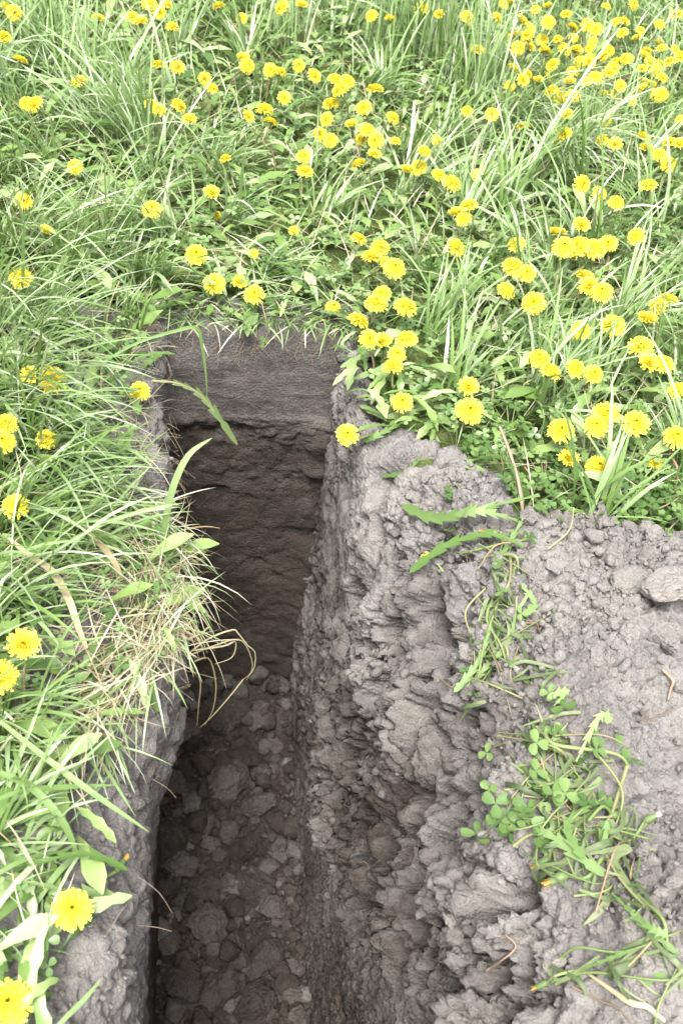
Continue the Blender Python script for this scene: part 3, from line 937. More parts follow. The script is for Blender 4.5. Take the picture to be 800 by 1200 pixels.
def leaf_on_path(path, w, up=(0, 0, 1), teeth=7):
    """dandelion leaf with sharp lobes laid along a path"""
    V, F = dleaf_teeth(teeth, w*.36)
    path, t = frame(path)
    s = np.linspace(0, 1, len(path)); L = np.linalg.norm(np.diff(path, axis=0), axis=1).sum()
    up = np.asarray(up, float)
    q = np.clip(V[:, 0], 0, 1)
    c = np.stack([np.interp(q, s, path[:, k]) for k in range(3)], -1)
    tt = np.stack([np.interp(q, s, t[:, k]) for k in range(3)], -1)
    side = np.cross(tt, up); side /= np.maximum(np.linalg.norm(side, axis=1, keepdims=True), 1e-6)
    nn = np.cross(side, tt)
    return c+side*(V[:, 1:2]*L)+nn*(V[:, 2:3]*L)*.5, F

def join(parts):
    V = []; F = []; n = 0
    for v, f in parts:
        V.append(v); F.append(f+n); n += len(v)
    return np.concatenate(V), np.concatenate(F)

# ------------------------------------------------------------------ dandelions
def head_mesh(name, n=230, R0=.021, seed=1, openness=1.0):
    r = np.random.default_rng(seed)
    V = []; F = []; T = []
    for i in range(n):
        u = (i+.5)/n                     # 0 centre .. 1 rim
        ang = i*2.39996+r.normal(0, .15)
        el = R(88)-u**.80*R(88+16)*openness+r.normal(0, .06)     # elevation of the ray floret
        L = R0*(.46+.54*u**.55)*r.uniform(.88, 1.08)
        w = R0*(.030+.022*u)*r.uniform(1.0, 1.5)
        d = np.array([math.cos(ang)*math.cos(el), math.sin(ang)*math.cos(el), math.sin(el)])
        sd_ = np.array([-math.sin(ang), math.cos(ang), 0])
        nn = np.cross(sd_, d)
        tw = r.normal(0, .3)
        sd_ = sd_*math.cos(tw)+nn*math.sin(tw)
        p0 = d*R0*.10; p1 = d*L*.62; p2 = d*L - np.array([0, 0, 1])*L*.07*u + nn*L*r.normal(0, .04)
        b = len(V)
        V += [p0-sd_*w*.5, p0+sd_*w*.5, p1-sd_*w, p1+sd_*w, p2-sd_*w*.7, p2+sd_*w*.7]
        F += [(b, b+1, b+3, b+2), (b+2, b+3, b+5, b+4)]
        tv = np.clip(.40+.5*u+r.normal(0, .16), 0, 1)
        T += [tv*.7, tv*.7, tv*.95, tv*.95, tv+.08, tv+.08]
    # the packed inner florets: a rough dome that closes the middle
    b = len(V); nr, ns = 4, 12
    for i in range(nr):
        a_ = R(12+26*i)
        for j in range(ns):
            q = R0*(.50-.03*i)*r.uniform(.86, 1.12)
            V.append(np.array([q*math.sin(a_)*math.cos(j*2*math.pi/ns), q*math.sin(a_)*math.sin(j*2*math.pi/ns), q*math.cos(a_)])); T.append(r.uniform(.35, .8))
    for i in range(nr-1):
        for j in range(ns):
            F.append((b+i*ns+j, b+i*ns+(j+1) % ns, b+(i+1)*ns+(j+1) % ns, b+(i+1)*ns+j))
    F += [(b, b+1, b+2, b+3), (b, b+3, b+4, b+5), (b, b+5, b+6, b+7), (b, b+7, b+8, b+9), (b, b+9, b+10, b+11)]
    V = np.array(V); V[:, 2] *= .86
    me = mesh_np(name, V, F, smooth=False)
    attr(me, 'tint', T)
    me.materials.append(M_petal)
    return me

def bract_mesh(name, s=1.0):
    """green cup under the florets with reflexed tips"""
    V = []; F = []
    prof = [(.0018, -.015), (.0045, -.0135), (.0062, -.008), (.0066, -.002), (.0058, .003)]
    k = 10
    for (r_, z_) in prof:
        for j in range(k):
            a = 2*math.pi*j/k
            V.append((r_*s*math.cos(a), r_*s*math.sin(a), z_*s))
    for i in range(len(prof)-1):
        for j in range(k):
            F.append((i*k+j, i*k+(j+1) % k, (i+1)*k+(j+1) % k, (i+1)*k+j))
    for j in range(8):
        a = 2*math.pi*j/8+.2
        c, t = math.cos(a), math.sin(a)
        b = len(V)
        V += [(.006*c-.0015*t, .006*t+.0015*c, -.011), (.006*c+.0015*t, .006*t-.0015*c, -.011),
              (.0115*c+.0008*t, .0115*t-.0008*c, -.0155), (.0115*c-.0008*t, .0115*t+.0008*c, -.0155)]
        F.append((b, b+1, b+2, b+3))
    me = mesh_np(name, np.array(V), F)
    me.materials.append(M_bract)
    return me

HEADS = [head_mesh('flower_head_%d' % k, 330, .0225, 30+k, o_) for k, o_ in enumerate((1.0, 1.03, .95, .84, .62, 1.06))]
BRACT = bract_mesh('bracts')
DLEAVES = []
for k in range(6):
    V, F = dleaf_teeth(random.choice([5, 6, 7]), random.uniform(.08, .125))
    V = bend_leaf(V, random.uniform(.35, .9), random.uniform(.7, 1.5))
    me = mesh_np('leaf_%d' % k, V, F); me.materials.append(M_dleaf); DLEAVES.append(me)

def to_head(o, p, axis, roll=0.0, s=1.0):
    q = Vector(axis).normalized().to_track_quat('Z', 'Y')
    o.rotation_mode = 'QUATERNION'
    from mathutils import Quaternion
    o.rotation_quaternion = q @ Quaternion((0, 0, 1), roll)
    o.location = p; o.scale = (s, s, s)

dn = [0]
def dandelion(head, root, axis, size=1.0, leaves=3, label=None, group=None, via=None, kind=None, name='dandelion', leaf_len=(.08, .15)):
    """head: world position of the flower, root: foot of the stem; Empty at the root"""
    head = np.asarray(head, float); root = np.asarray(root, float); axis = np.asarray(axis, float); axis /= np.linalg.norm(axis)
    e = empty(name, root)
    tag(e, label, 'dandelion', group)
    h = head-root
    neck = h-axis*.014*size
    mid = via-root if via is not None else np.array([neck[0]*.42, neck[1]*.42, neck[2]*.6])
    pre = neck-axis*min(.035, .3*np.linalg.norm(h))
    V, F = tube(smooth_path([np.array([0, 0, -.008]), mid, pre, neck], 9), .0024*size, .0020*size, 6)
    obj('stem', mesh_np('stem', V, F), M_stem, e)
    k = dn[0]; dn[0] += 1
    fh = obj('flower_head', HEADS[kind if kind is not None else k % 6], None, e)
    to_head(fh, h, axis, random.uniform(0, 6), size)
    obj('bracts', BRACT, None, fh)
    a0 = random.uniform(0, 6.28)
    for j in range(leaves):
        lf = obj('leaf', DLEAVES[random.randrange(6)], None, e)
        sc = random.uniform(*leaf_len)
        lf.scale = (sc, sc, sc); lf.rotation_euler = (random.uniform(-.2, .2), random.uniform(-.25, .1), a0+j*2.4+random.uniform(-.4, .4))
        lf.location = (0, 0, .002)
    return e

# heads in the meadow: spots read off the photograph (x, y)
FAR = [(8,10),(17,15),(5,43),(24,71),(115,23),(93,95),(31,121),(41,122),(155,20),(165,26),(188,15),(175,4),(195,5),(202,31),(186,76),(208,79),(240,93),(248,103),
 (178,123),(186,128),(209,124),(222,140),(285,69),(290,77),(317,82),(328,84),(350,77),(368,89),(290,137),(256,7),(283,21),(310,128),(317,143),(333,115),(353,7),
 (330,8),(393,93),(398,105),(388,122),(383,140),(374,158),(387,164),(264,186),(356,183),(357,201),(28,236),(54,272),(88,195),
 (407,95),(435,18),(439,105),(426,127),(412,147),(423,163),(430,152),(440,165),(460,138),(463,166),(438,182),(420,192),(457,22),(494,9),(547,20),(551,25),(514,18),
 (590,5),(627,11),(582,20),(642,26),(607,42),(618,36),(653,46),(698,34),(688,29),(730,25),(729,39),(746,46),(694,48),(691,56),(672,44),(647,76),(678,73),(691,71),
 (706,66),(722,73),(713,59),(671,84),(640,90),(666,97),(686,95),(697,91),(712,85),(601,80),(617,87),(630,95),(645,106),(660,107),(671,112),(655,115),(726,101),
 (720,111),(740,118),(752,102),(764,100),(770,111),(762,74),(755,67),(772,77),(785,72),(795,67),(790,58),(775,57),(752,82),(767,82),(710,7),(742,5),(792,17),
 (559,59),(664,136),(708,141),(613,148),(652,168),(660,157),(705,165),(720,170),(753,160),(757,174),(772,181),(785,167),(782,193),(796,170),(797,140),
 (759,217),(722,237),(702,227),(681,216),(477,201),(490,196),(514,205),(529,214),(549,241),(543,257),(534,251),(562,206),(512,165),(497,177),(576,134),(547,131)]
MID_R = [(745,277),(712,286),(652,275),(660,289),(677,289),(695,291),(534,290),(605,287),(680,265),(602,313),(617,320),(593,340),(625,355),(685,325),(690,337),(705,342),
 (717,381),(680,387),(770,359),(782,352),(757,376),(631,420),(645,435),(695,438),(674,432),(750,407),(759,427),(777,426),(793,457)]
NEAR_END = [(445,290),(420,280),(435,302),(450,311),(462,314),(447,345),(441,355),(475,360),(432,398),(448,402),(476,397),(465,415),(460,429),(420,376)]

def free_spot(px, py, h, root_off):
    p = at_z(px, py, h)
    return p, np.array([p[0]+root_off[0], p[1]+root_off[1], 0.0])

def field_head(px, py, hmin, hmax, label, group, leaves=2, tilt=.55, face=0.3, size=(.85, 1.1)):
    for tries in range(25):
        h = random.uniform(hmin, hmax)
        head, root = free_spot(px, py, h, (random.gauss(0, .03), random.gauss(.01, .03)))
        root[2] = float(zg(root[0], root[1]))
        if in_meadow(root[0], root[1]) > .5:
            break
    else:
        root[1] += .08
        root[2] = float(zg(root[0], root[1]))
    ax = np.array([random.gauss(0, tilt), random.gauss(0, tilt), 1.0])
    ax = ax/np.linalg.norm(ax) + face*(CAM-head)/np.linalg.norm(CAM-head)
    dandelion(head, root, ax, random.uniform(*size)*random.choice((.82, .95, 1, 1, 1.05)), leaves, label, group, leaf_len=(.05, .11))

for k in range(34):
    FAR.append((random.uniform(585, 800), random.triangular(2, 128, 70)))
for (px, py) in FAR:
    if px < 400:
        field_head(px, py, .10, .17, 'yellow dandelion among the tall tufts beyond the trench, away from the spoil',
                   'dandelions beyond the trench in tall tufts', 2, size=(.74, .95))
    elif px > 570 and py < 122:
        field_head(px, py, .10, .17, 'yellow dandelion in the dense drift of flowers farthest from the trench',
                   'dandelions in the dense drift', 2, size=(.72, .92))
    elif px > 570:
        field_head(px, py, .10, .17, 'yellow dandelion scattered around the pale arching tuft behind the spoil side',
                   'dandelions around the pale arching tuft', 2, size=(.74, .98))
    else:
        field_head(px, py, .10, .17, 'yellow dandelion in the loose scatter between the trench end and the upright tuft',
                   'dandelions between trench end and upright tuft', 2, size=(.72, .95))
for (px, py) in MID_R:
    field_head(px, py, .10, .16, 'large yellow dandelion in the grass close behind the spoil heap', 'dandelions in the grass behind the spoil', 3, .4, .4, (.88, 1.1))
for (px, py) in NEAR_END:
    field_head(px, py, .06, .11, 'yellow dandelion in the cluster at the corner where trench end meets spoil side', 'dandelions at the trench corner', 2, .4, .35, (.85, 1.02))
# dandelions outside the picture, so that the meadow goes on
for k in range(60):
    p = field_points(1)[0]
    d = p-CAM; zc = d@fw; u = 400+FPX*(d@RT)/zc; v = 600-FPX*(d@UP)/zc
    if zc > 0 and -60 < u < 860 and -60 < v < 1260:
        continue
    hd = p+np.array([random.gauss(0, .02), random.gauss(0, .02), random.uniform(.09, .16)])
    dandelion(hd, p, (random.gauss(0, .3), random.gauss(0, .3), 1), random.uniform(.85, 1.1), 2,
              'yellow dandelion in the meadow around the trench, away from its edges', 'dandelions in the meadow around')

def hero(px, py, h, root, axis, size, leaves, label, via=None, kind=0, leaf_len=(.08, .15)):
    head = at_z(px, py, h)
    root = np.asarray(root, float)
    if len(root) == 2:
        root = np.array([root[0], root[1], float(zg(root[0], root[1]))])
    return dandelion(head, root, axis, size, leaves, label, None, via, kind, leaf_len=leaf_len)

def camdir(px, py, h, k, base=(0, 0, 1)):
    p = at_z(px, py, h); d = (CAM-p)/np.linalg.norm(CAM-p)
    return np.asarray(base, float)+k*d

def root_px(px, py):
    g = at_z(px, py, 0); return (g[0], g[1])

HERO = [
 (248, 227, .10, (250, 268), .5, .85, 'dandelion facing sideways on upright stem in short grass beyond the trench end'),
 (178, 245, .12, (176, 290), .8, .85, 'dandelion tilted on its stem beside the big arching grass tuft'),
 (252, 252, .03, (255, 256), .2, .6, 'small flat dandelion under the sideways one beyond the trench end'),
 (230, 298, .09, (222, 335), 1.1, .95, 'round dandelion facing out behind the trench end, with another just below it'),
 (251, 332, .07, (243, 358), 1.1, .95, 'dandelion hanging just above the trench end wall, below a round one'),
 (298, 345, .06, (285, 350), 1.0, .9, 'dandelion at the turf edge above the dangling clover sprig'),
 (281, 332, .05, (285, 338), .5, .8, 'half hidden dandelion just behind the one above the clover sprig'),
 (297, 297, .06, (295, 315), .6, .5, 'small half closed dandelion a hand behind the trench end'),
 (344, 270, .07, (342, 295), .4, .5, 'small narrow dandelion in flattened grass beyond the trench end'),
 (390, 360, .03, (392, 350), .6, .7, 'orange tinged dandelion low at the end wall corner'),
 (25, 326, .12, (10, 380), .3, .95, 'dandelion on its side in the tall grass left of the trench'),
 (60, 446, .10, (45, 500), .5, 1.15, 'big dandelion with a neighbour half under grass blades left of the trench'),
 (37, 442, .09, (30, 490), .4, .9, 'dandelion half covered by blades beside the big one left of the trench'),
 (164, 458, .04, (150, 455), 1.0, .8, 'lone round dandelion at the trench lip beside a pale straw stalk'),
 (55, 514, .08, (40, 560), .7, .75, 'small dandelion deep in the long blades left of the trench'),
 (3, 517, .10, (-10, 560), .6, .9, 'dandelion beside a broad leaf in the left grass'),
 (7, 497, .11, (-5, 540), .4, .85, 'dandelion just behind another beside a broad leaf in the left grass'),
 (19, 594, .08, (5, 630), .6, .9, 'dandelion under the sweep of long blades, left of the overhanging lip'),
 (28, 757, .16, (30, 850), .7, 1.0, 'largest dandelion, raised high above the grass at the crumbled left edge'),
 (0, 792, .13, (5, 860), .6, 1.0, 'dandelion tucked below the largest raised one'),
 (85, 1065, .07, (50, 1050), 1.3, 1.0, 'fully open dandelion facing up over the bare soil of the left lip'),
 (10, 1175, .06, (0, 1190), .5, 1.1, 'dandelion sideways over bare soil near the trench lip'),
 (407, 509, .02, (466, 505), 1.2, .9, 'dandelion leaning out over the trench on a pinkish stem'),
 (471, 471, .06, (490, 490), 1.0, .85, 'dandelion among toothed leaves at the right trench lip'),
 (548, 455, .09, (552, 500), .6, .95, 'dandelion above another on the turf edge beside spoil'),
 (550, 481, .08, (556, 515), 1.0, 1.1, 'broad dandelion below another on the turf edge beside spoil'),
 (657, 504, .11, (655, 590), 1.0, 1.0, 'round dandelion alone above clover at the edge of the spoil'),
 (698, 499, .12, (680, 560), .8, .92, 'left of three dandelions in a row above clover'),
 (710, 485, .13, (712, 560), .5, 1.05, 'rear of three dandelions in a row above clover'),
 (744, 497, .12, (715, 560), .6, 1.12, 'dandelion on a slanting bare stem above clover'),
 (665, 539, .08, (640, 600), .3, .9, 'dandelion with dark bracts on a leaning stem by the spoil edge'),
 (701, 547, .07, (690, 590), .4, 1.0, 'lowest dandelion at the spoil edge, facing the trench'),
 (792, 512, .12, (788, 590), .5, 1.0, 'dandelion on upright stem in the clover at the end of the spoil edge'),
 (767, 541, .07, (770, 570), .2, .6, 'closing dandelion with few petals over clover by the spoil'),
]
for (px, py, h, rp, k, sz, lab) in HERO:
    ax = camdir(px, py, h, k)
    if 'leaning out' in lab:
        r0 = np.array([*root_px(*rp), 0.0]); r0[2] = max(float(drop(r0[0], r0[1])), 0.0)
        hero(px, py, h, r0, ax, sz, 3, lab, None, 0, (.06, .10))
    elif 'bare soil of the left lip' in lab or 'sideways over bare soil' in lab:
        r0 = np.array([*root_px(*rp), 0.0]); r0[2] = float(drop(r0[0], r0[1]))
        hero(px, py, h, r0, ax, sz, 5, lab, None, 0, (.05, .09))
    else:
        hero(px, py, h, root_px(*rp), ax, sz, 4, lab, None, 0 if k > .7 else None)

# ------------------------------------------------------------------ clover plants along the spoil edge
cv, cf = clover_leaf_v()
CLEAF = []
for k in range(4):
    v = cv.copy(); v[:, 2] += .10*np.hypot(v[:, 0], v[:, 1])**2*random.uniform(-1, 1.6)
    me = mesh_np('clover_leaf_%d' % k, v, cf); me.materials.append(M_cleaf); CLEAF.append(me)

def clover_plant(root, n, spread, h, r, label, group=None):
    e = empty('clover_plant', root); tag(e, label, 'clover', group)
    stems = []
    for k in range(n):
        a = random.uniform(0, 6.28); d = spread*math.sqrt(random.random())
        p = np.array([d*math.cos(a), d*math.sin(a), h*random.uniform(.55, 1.1)])
        stems.append(tube(smooth_path([np.array([0, 0, -.006]), p*np.array([.35, .35, .6]), p], 5), .0011, .0008, 4))
        lf = obj('leaf', CLEAF[k % 4], None, e)
        s = r*random.uniform(.75, 1.2); lf.scale = (s, s, s)
        lf.location = p; lf.rotation_euler = (random.gauss(0, .3)-.12, random.gauss(0, .3), random.uniform(0, 6.28))
    V, F = join(stems)
    obj('stem', mesh_np('stem', V, F), M_stem, e)

cl_spots = [(640,560),(625,520),(610,545),(655,575),(680,585),(700,575),(715,595),(735,570),(745,595),(760,560),(770,590),(785,570),(795,600),(790,545),(730,545),
            (750,525),(600,500),(575,520),(560,505),(545,530),(620,590),(590,560),(690,530),(670,550),(775,610),(755,612)]
for (px, py) in cl_spots:
    g = at_z(px, py, .05); 
    if in_meadow(g[0], g[1]) < .5:
        g[1] += .05
    clover_plant((g[0], g[1], max(float(zg(g[0], g[1])), drop(g[0], g[1]))), random.randint(6, 10), .05, .07, .0125,
                 'leafy clover plant at the turf edge along the spoil', 'clover along the spoil edge')
for (px, py) in [(640, 610), (628, 585)]:
    pass
g, _ = hit(522, 585)
clover_plant(g, 2, .012, .03, .014, 'tiny two leaved sprout on the bare slope beside the turf corner')

# ------------------------------------------------------------------ single blades and leaves over the trench
def one(name, V, F, mat, label, cat, group=None):
    o = obj(name, mesh_np(name, V, F), mat)
    return tag(o, label, cat, group)

def P3(lst):
    """list of (px, py, y) -> world points on vertical planes"""
    return np.array([at_y(*q) for q in lst])

V, F = ribbon(smooth_path(P3([(190, 640, 1.10), (196, 600, 1.10), (205, 565, 1.11), (222, 532, 1.13), (249, 513, 1.15)]), 16), .011, (-.3, -.8, .5), .25, lambda s: (1-s**4)*(.8+.3*s))
one('grass_blade', V, F, M_blade, 'broad pale grass blade curving out over the trench mouth', 'grass blade')
V, F = ribbon(smooth_path(P3([(120, 425, 1.42), (160, 402, 1.44), (205, 388, 1.46), (230, 384, 1.47), (236, 400, 1.47), (241, 435, 1.47), (243, 466, 1.47)]), 22), .0065, (-.2, -.8, .5), .25)
one('grass_blade', V, F, M_blade, 'thin grass blade kinked sharply down in front of the end wall', 'grass blade')
e = empty('dandelion_leaf', at_y(178, 446, 1.40)); tag(e, 'toothed dandelion leaf hanging from the left lip before the end wall', 'leaf')
pp = smooth_path(P3([(178, 446, 1.40), (205, 448, 1.42), (232, 460, 1.44), (252, 483, 1.45), (278, 521, 1.46)]), 20)-np.array(e.location)
V, F = leaf_on_path(pp, .09, (.1, -.75, .6), 6)
obj('blade', mesh_np('blade', V, F), M_dleaf, e)
V, F = tube(pp[:15]-np.array([0, 0, .001]), .0018, .0008, 5)
obj('midrib', mesh_np('midrib', V, F), M_strawo, e)
# clover sprig dangling on the end wall
e = empty('clover_sprig', at_y(306, 352, TE+.01)); tag(e, 'clover sprig dangling down the face of the end wall', 'clover')
pp = smooth_path(P3([(306, 352, TE+.01), (311, 372, TE-.03), (314, 388, TE-.03), (309, 400, TE-.035)]), 10)-np.array(e.location)
V, F = tube(pp, .0011, .0008, 5); obj('stem', mesh_np('stem', V, F), M_stem, e)
for k in range(2):
    lf = obj('leaf', CLEAF[k], None, e); lf.location = pp[-1 if k == 0 else 4]; lf.scale = (.012,)*3 if k == 0 else (.007,)*3
    lf.rotation_euler = (1.2, .1, .3)
# dry stalks in a loop over the trench
e = empty('straw_wisp', at_y(222, 765, .96)); tag(e, 'wisp of pale dry grass looping out over the trench from the lip', 'straw')
sets = [[(222, 765, .96), (245, 748, .97), (272, 738, .98), (279, 742, .98), (290, 756, .98), (299, 765, .98), (297, 785, .98), (285, 796, .98)],
        [(285, 796, .98), (270, 815, .98), (250, 838, .98), (234, 853, .98)],
        [(222, 768, .96), (250, 757, .97), (282, 750, .98), (296, 778, .985), (289, 797, .985)],
        [(228, 775, .96), (245, 772, .97), (253, 800, .97), (250, 830, .97), (240, 850, .97)],
        [(226, 762, .96), (262, 757, .97), (276, 752, .98), (272, 770, .98), (252, 778, .98)],
        [(228, 780, .96), (235, 800, .96), (233, 825, .96), (231, 850, .96)],
        [(220, 750, .96), (236, 742, .96), (246, 735, .96), (252, 748, .96)],
        [(215, 708, 1.03), (226, 697, 1.04), (238, 702, 1.04), (248, 699, 1.04)],
        [(212, 622, 1.14), (228, 618, 1.15), (244, 617, 1.15), (258, 619, 1.15)]]
for s_ in sets:
    w_ = .0024 if s_[0][0] < 285 else .002
    V, F = ribbon(smooth_path(P3(s_)-np.array(e.location), 18), w_, (-.2, -.8, .5), .2, lambda s: 1-.75*s**2)
    obj('strand', mesh_np('strand', V, F), M_strawo, e)
# pale stalks in the left turf
def stalk(pts, r, label, mat=M_strawo, group=None):
    path = smooth_path(np.array([at_z(*q) for q in pts]), 16)
    V, F = tube(path, r, r*.6, 6)
    one('dry_stalk', V, F, mat, label, 'stalk', group)
stalk([(118, 470, .05), (120, 425, .05), (124, 390, .05), (128, 360, .06), (140, 330, .08)], .0022, 'upright pale dry stalk in the turf left of the end wall')
stalk([(130, 410, .02), (150, 395, .03), (172, 386, .03), (185, 381, .015)], .0025, 'pale cut stalk lying towards the end wall corner')
stalk([(186, 340, .01), (205, 322, .03), (222, 305, .04)], .0025, 'straight reddish stalk behind the end wall corner', M_root)
V, F = ribbon(smooth_path(np.array([at_z(*q) for q in [(10, 630, .10), (40, 655, .10), (60, 668, .105), (80, 700, .10), (92, 735, .08), (102, 760, .06)]]), 16), .008, (0, 0, 1), .25, lambda s: .5+.8*math.sin(3.0*s**.8))
one('dead_leaf', V, F, M_strawo, 'wide curled dead grass leaf lying on the left turf', 'dead leaf')
V, F = ribbon(smooth_path(np.array([at_z(*q) for q in [(105, 625, .09), (120, 640, .10), (135, 660, .09), (145, 680, .07)]]), 10), .010, (0, 0, 1), .25)
one('dead_leaf', V, F, M_strawo, 'short bleached dead blade above the curled dead leaf', 'dead leaf')
# near grass blades over the left bare soil
BL = [([(0, 905, .10), (40, 925, .10), (75, 965, .08), (92, 1005, .04)], .010, 'long blade falling across the left bare soil beside the raised dandelion'),
      ([(0, 845, .12), (50, 885, .12), (110, 930, .10), (175, 975, .06)], .008, 'straight grass blade crossing the left bare soil to the trench'),
      ([(40, 1235, .05), (75, 1195, .06), (100, 1170, .06), (118, 1148, .06)], .006, 'lone stiff blade standing over bare soil at the left lip'),
      ([(-10, 940, .10), (30, 926, .10), (80, 922, .09), (138, 920, .08)], .007, 'grass blade lying straight across to the left lip')]
for pts, w_, lab in BL:
    V, F = ribbon(smooth_path(np.array([at_z(*q) for q in pts]), 14), w_, (0, -.3, 1), .25)
    one('grass_blade', V, F, M_blade, lab, 'grass blade')
# toothed leaves lying over the left bare soil
for pts, w_, lab in [([(0, 1015, .05), (50, 1010, .06), (100, 1000, .05), (150, 1020, .02)], .12, 'dandelion leaf reaching across the left bare soil to the lip'),
                     ([(-5, 1030, .04), (40, 1035, .05), (80, 1045, .03)], .12, 'dandelion leaf lying behind the open dandelion on the left lip'),
                     ([(5, 1110, .03), (35, 1135, .03), (70, 1150, .02)], .14, 'short dandelion leaf on crumbled soil below the open dandelion'),
                     ([(-5, 1060, .03), (25, 1040, .05), (62, 1020, .03)], .13, 'dandelion leaf pointing away from the trench on the left lip')]:
    V, F = leaf_on_path(smooth_path(np.array([at_z(*q) for q in pts]), 16), w_, (0, 0, 1), 6)
    one('dandelion_leaf', V, F, M_dleaf, lab, 'leaf')

# ------------------------------------------------------------------ closed dandelion buds
def bud_parts(e, p, axis, s, withered=True):
    V, F = [], []
    prof = [(.0016, -.002), (.0048, .0), (.0056, .006), (.0050, .013), (.0038, .019)]
    k = 9
    for (r_, z_) in prof:
        for j in range(k):
            a = 2*math.pi*j/k; rr = r_*(1+.08*(j % 2))
            V.append((rr*math.cos(a), rr*math.sin(a), z_))
    for i in range(len(prof)-1):
        for j in range(k):
            F.append((i*k+j, i*k+(j+1) % k, (i+1)*k+(j+1) % k, (i+1)*k+j))
    o = obj('bud', mesh_np('bud', V, F), M_bract, e); to_head(o, p, axis, 0, s)
    V, F = [], []
    for j in range(16):
        a = 2.4*j; r_ = .0036*math.sqrt((j+.5)/16); h = random.uniform(.023, .028)
        b = len(V); c, t = math.cos(a), math.sin(a); sp = 1.5
        V += [(r_*c-.0006*t, r_*t+.0006*c, .016), (r_*c+.0006*t, r_*t-.0006*c, .016), (sp*r_*c+.0006*t, sp*r_*t-.0006*c, h), (sp*r_*c-.0006*t, sp*r_*t+.0006*c, h)]
        F.append((b, b+1, b+2, b+3))
    f = obj('petals', mesh_np('petals', V, F), M_wither if withered else M_fluff, o)

def bud_thing(px, py, tail, s, label, withered=True, lift=.012, tail_lift=.006):
    p, n1 = hit(px, py, lift)
    q, n2 = hit(*tail, tail_lift)
    e = empty('dandelion_bud', q); tag(e, label, 'dandelion bud')
    ax = (p-q)/np.linalg.norm(p-q)+.15*n1
    m, _ = hit((px+tail[0])/2, (py+tail[1])/2, .02)
    V, F = tube(smooth_path([q*0, m-q, p-q], 10), .0026*s, .0022*s, 6)
    obj('stem', mesh_np('stem', V, F), M_stem, e)
    bud_parts(e, p-q, ax, s, withered)

# ------------------------------------------------------------------ torn weeds lying on the spoil
def on_soil(pts, lift=.006):
    out = []
    for q in pts:
        l_ = q[2] if len(q) > 2 else lift
        out.append(hit(q[0], q[1], l_)[0])
    return np.array(out)

def litter(spine, n, spread, Lr, wr, lift):
    out = []
    sp = np.array(spine, float)
    for k in range(n):
        u = random.uniform(0, len(sp)-1.001); j = int(u)
        c = sp[j]+(sp[j+1]-sp[j])*(u-j)+np.array([random.gauss(0, spread), random.gauss(0, spread)])
        a = random.uniform(0, 6.28); L = random.uniform(*Lr); b = random.gauss(0, .5)
        d1 = np.array([math.cos(a), math.sin(a)]); d2 = np.array([math.cos(a+b), math.sin(a+b)])
        pts = [(*(c-d1*L*.5), random.uniform(.003, lift)), (*c, random.uniform(.008, lift*1.2)), (*(c+d2*L*.5), random.uniform(.003, lift))]
        out.append((pts, random.uniform(*wr)))
    return out

def weed_clump(label, stems, toothed, blades_, clovers, cat='weeds', name='weed_clump'):
    first = (stems or toothed or blades_)[0][0]
    base = on_soil([first[0]], .0)[0]
    e = empty(name, base); tag(e, label, cat)
    for pts, r in stems:
        V, F = tube(smooth_path(on_soil(pts)-base, 14), r, r*.6, 5); obj('stem', mesh_np('stem', V, F), M_stem, e)
    for pts, w in toothed:
        V, F = leaf_on_path(smooth_path(on_soil([(q[0], q[1], q[2]+.010) for q in pts])-base, 16), w, (-.25, -.35, .9), 6); obj('leaf', mesh_np('leaf', V, F), M_dleaf, e)
    for pts, w in blades_:
        V, F = ribbon(smooth_path(on_soil(pts)-base, 14), w, (-.25, -.35, .9), .25, lambda s: (.6+.6*s)*(1-s**3)); obj('blade', mesh_np('blade', V, F), M_wilt, e)
    for (px, py, l_, r) in clovers:
        lf = obj('clover_leaf', CLEAF[random.randrange(4)], None, e)
        lf.location = on_soil([(px, py, l_)])[0]-base; s = 1.15*r*random.uniform(.85, 1.15); lf.scale = (s, s, s)
        lf.rotation_euler = (random.gauss(.25, .35), random.gauss(-.15, .35), random.uniform(0, 6.28))
    return e

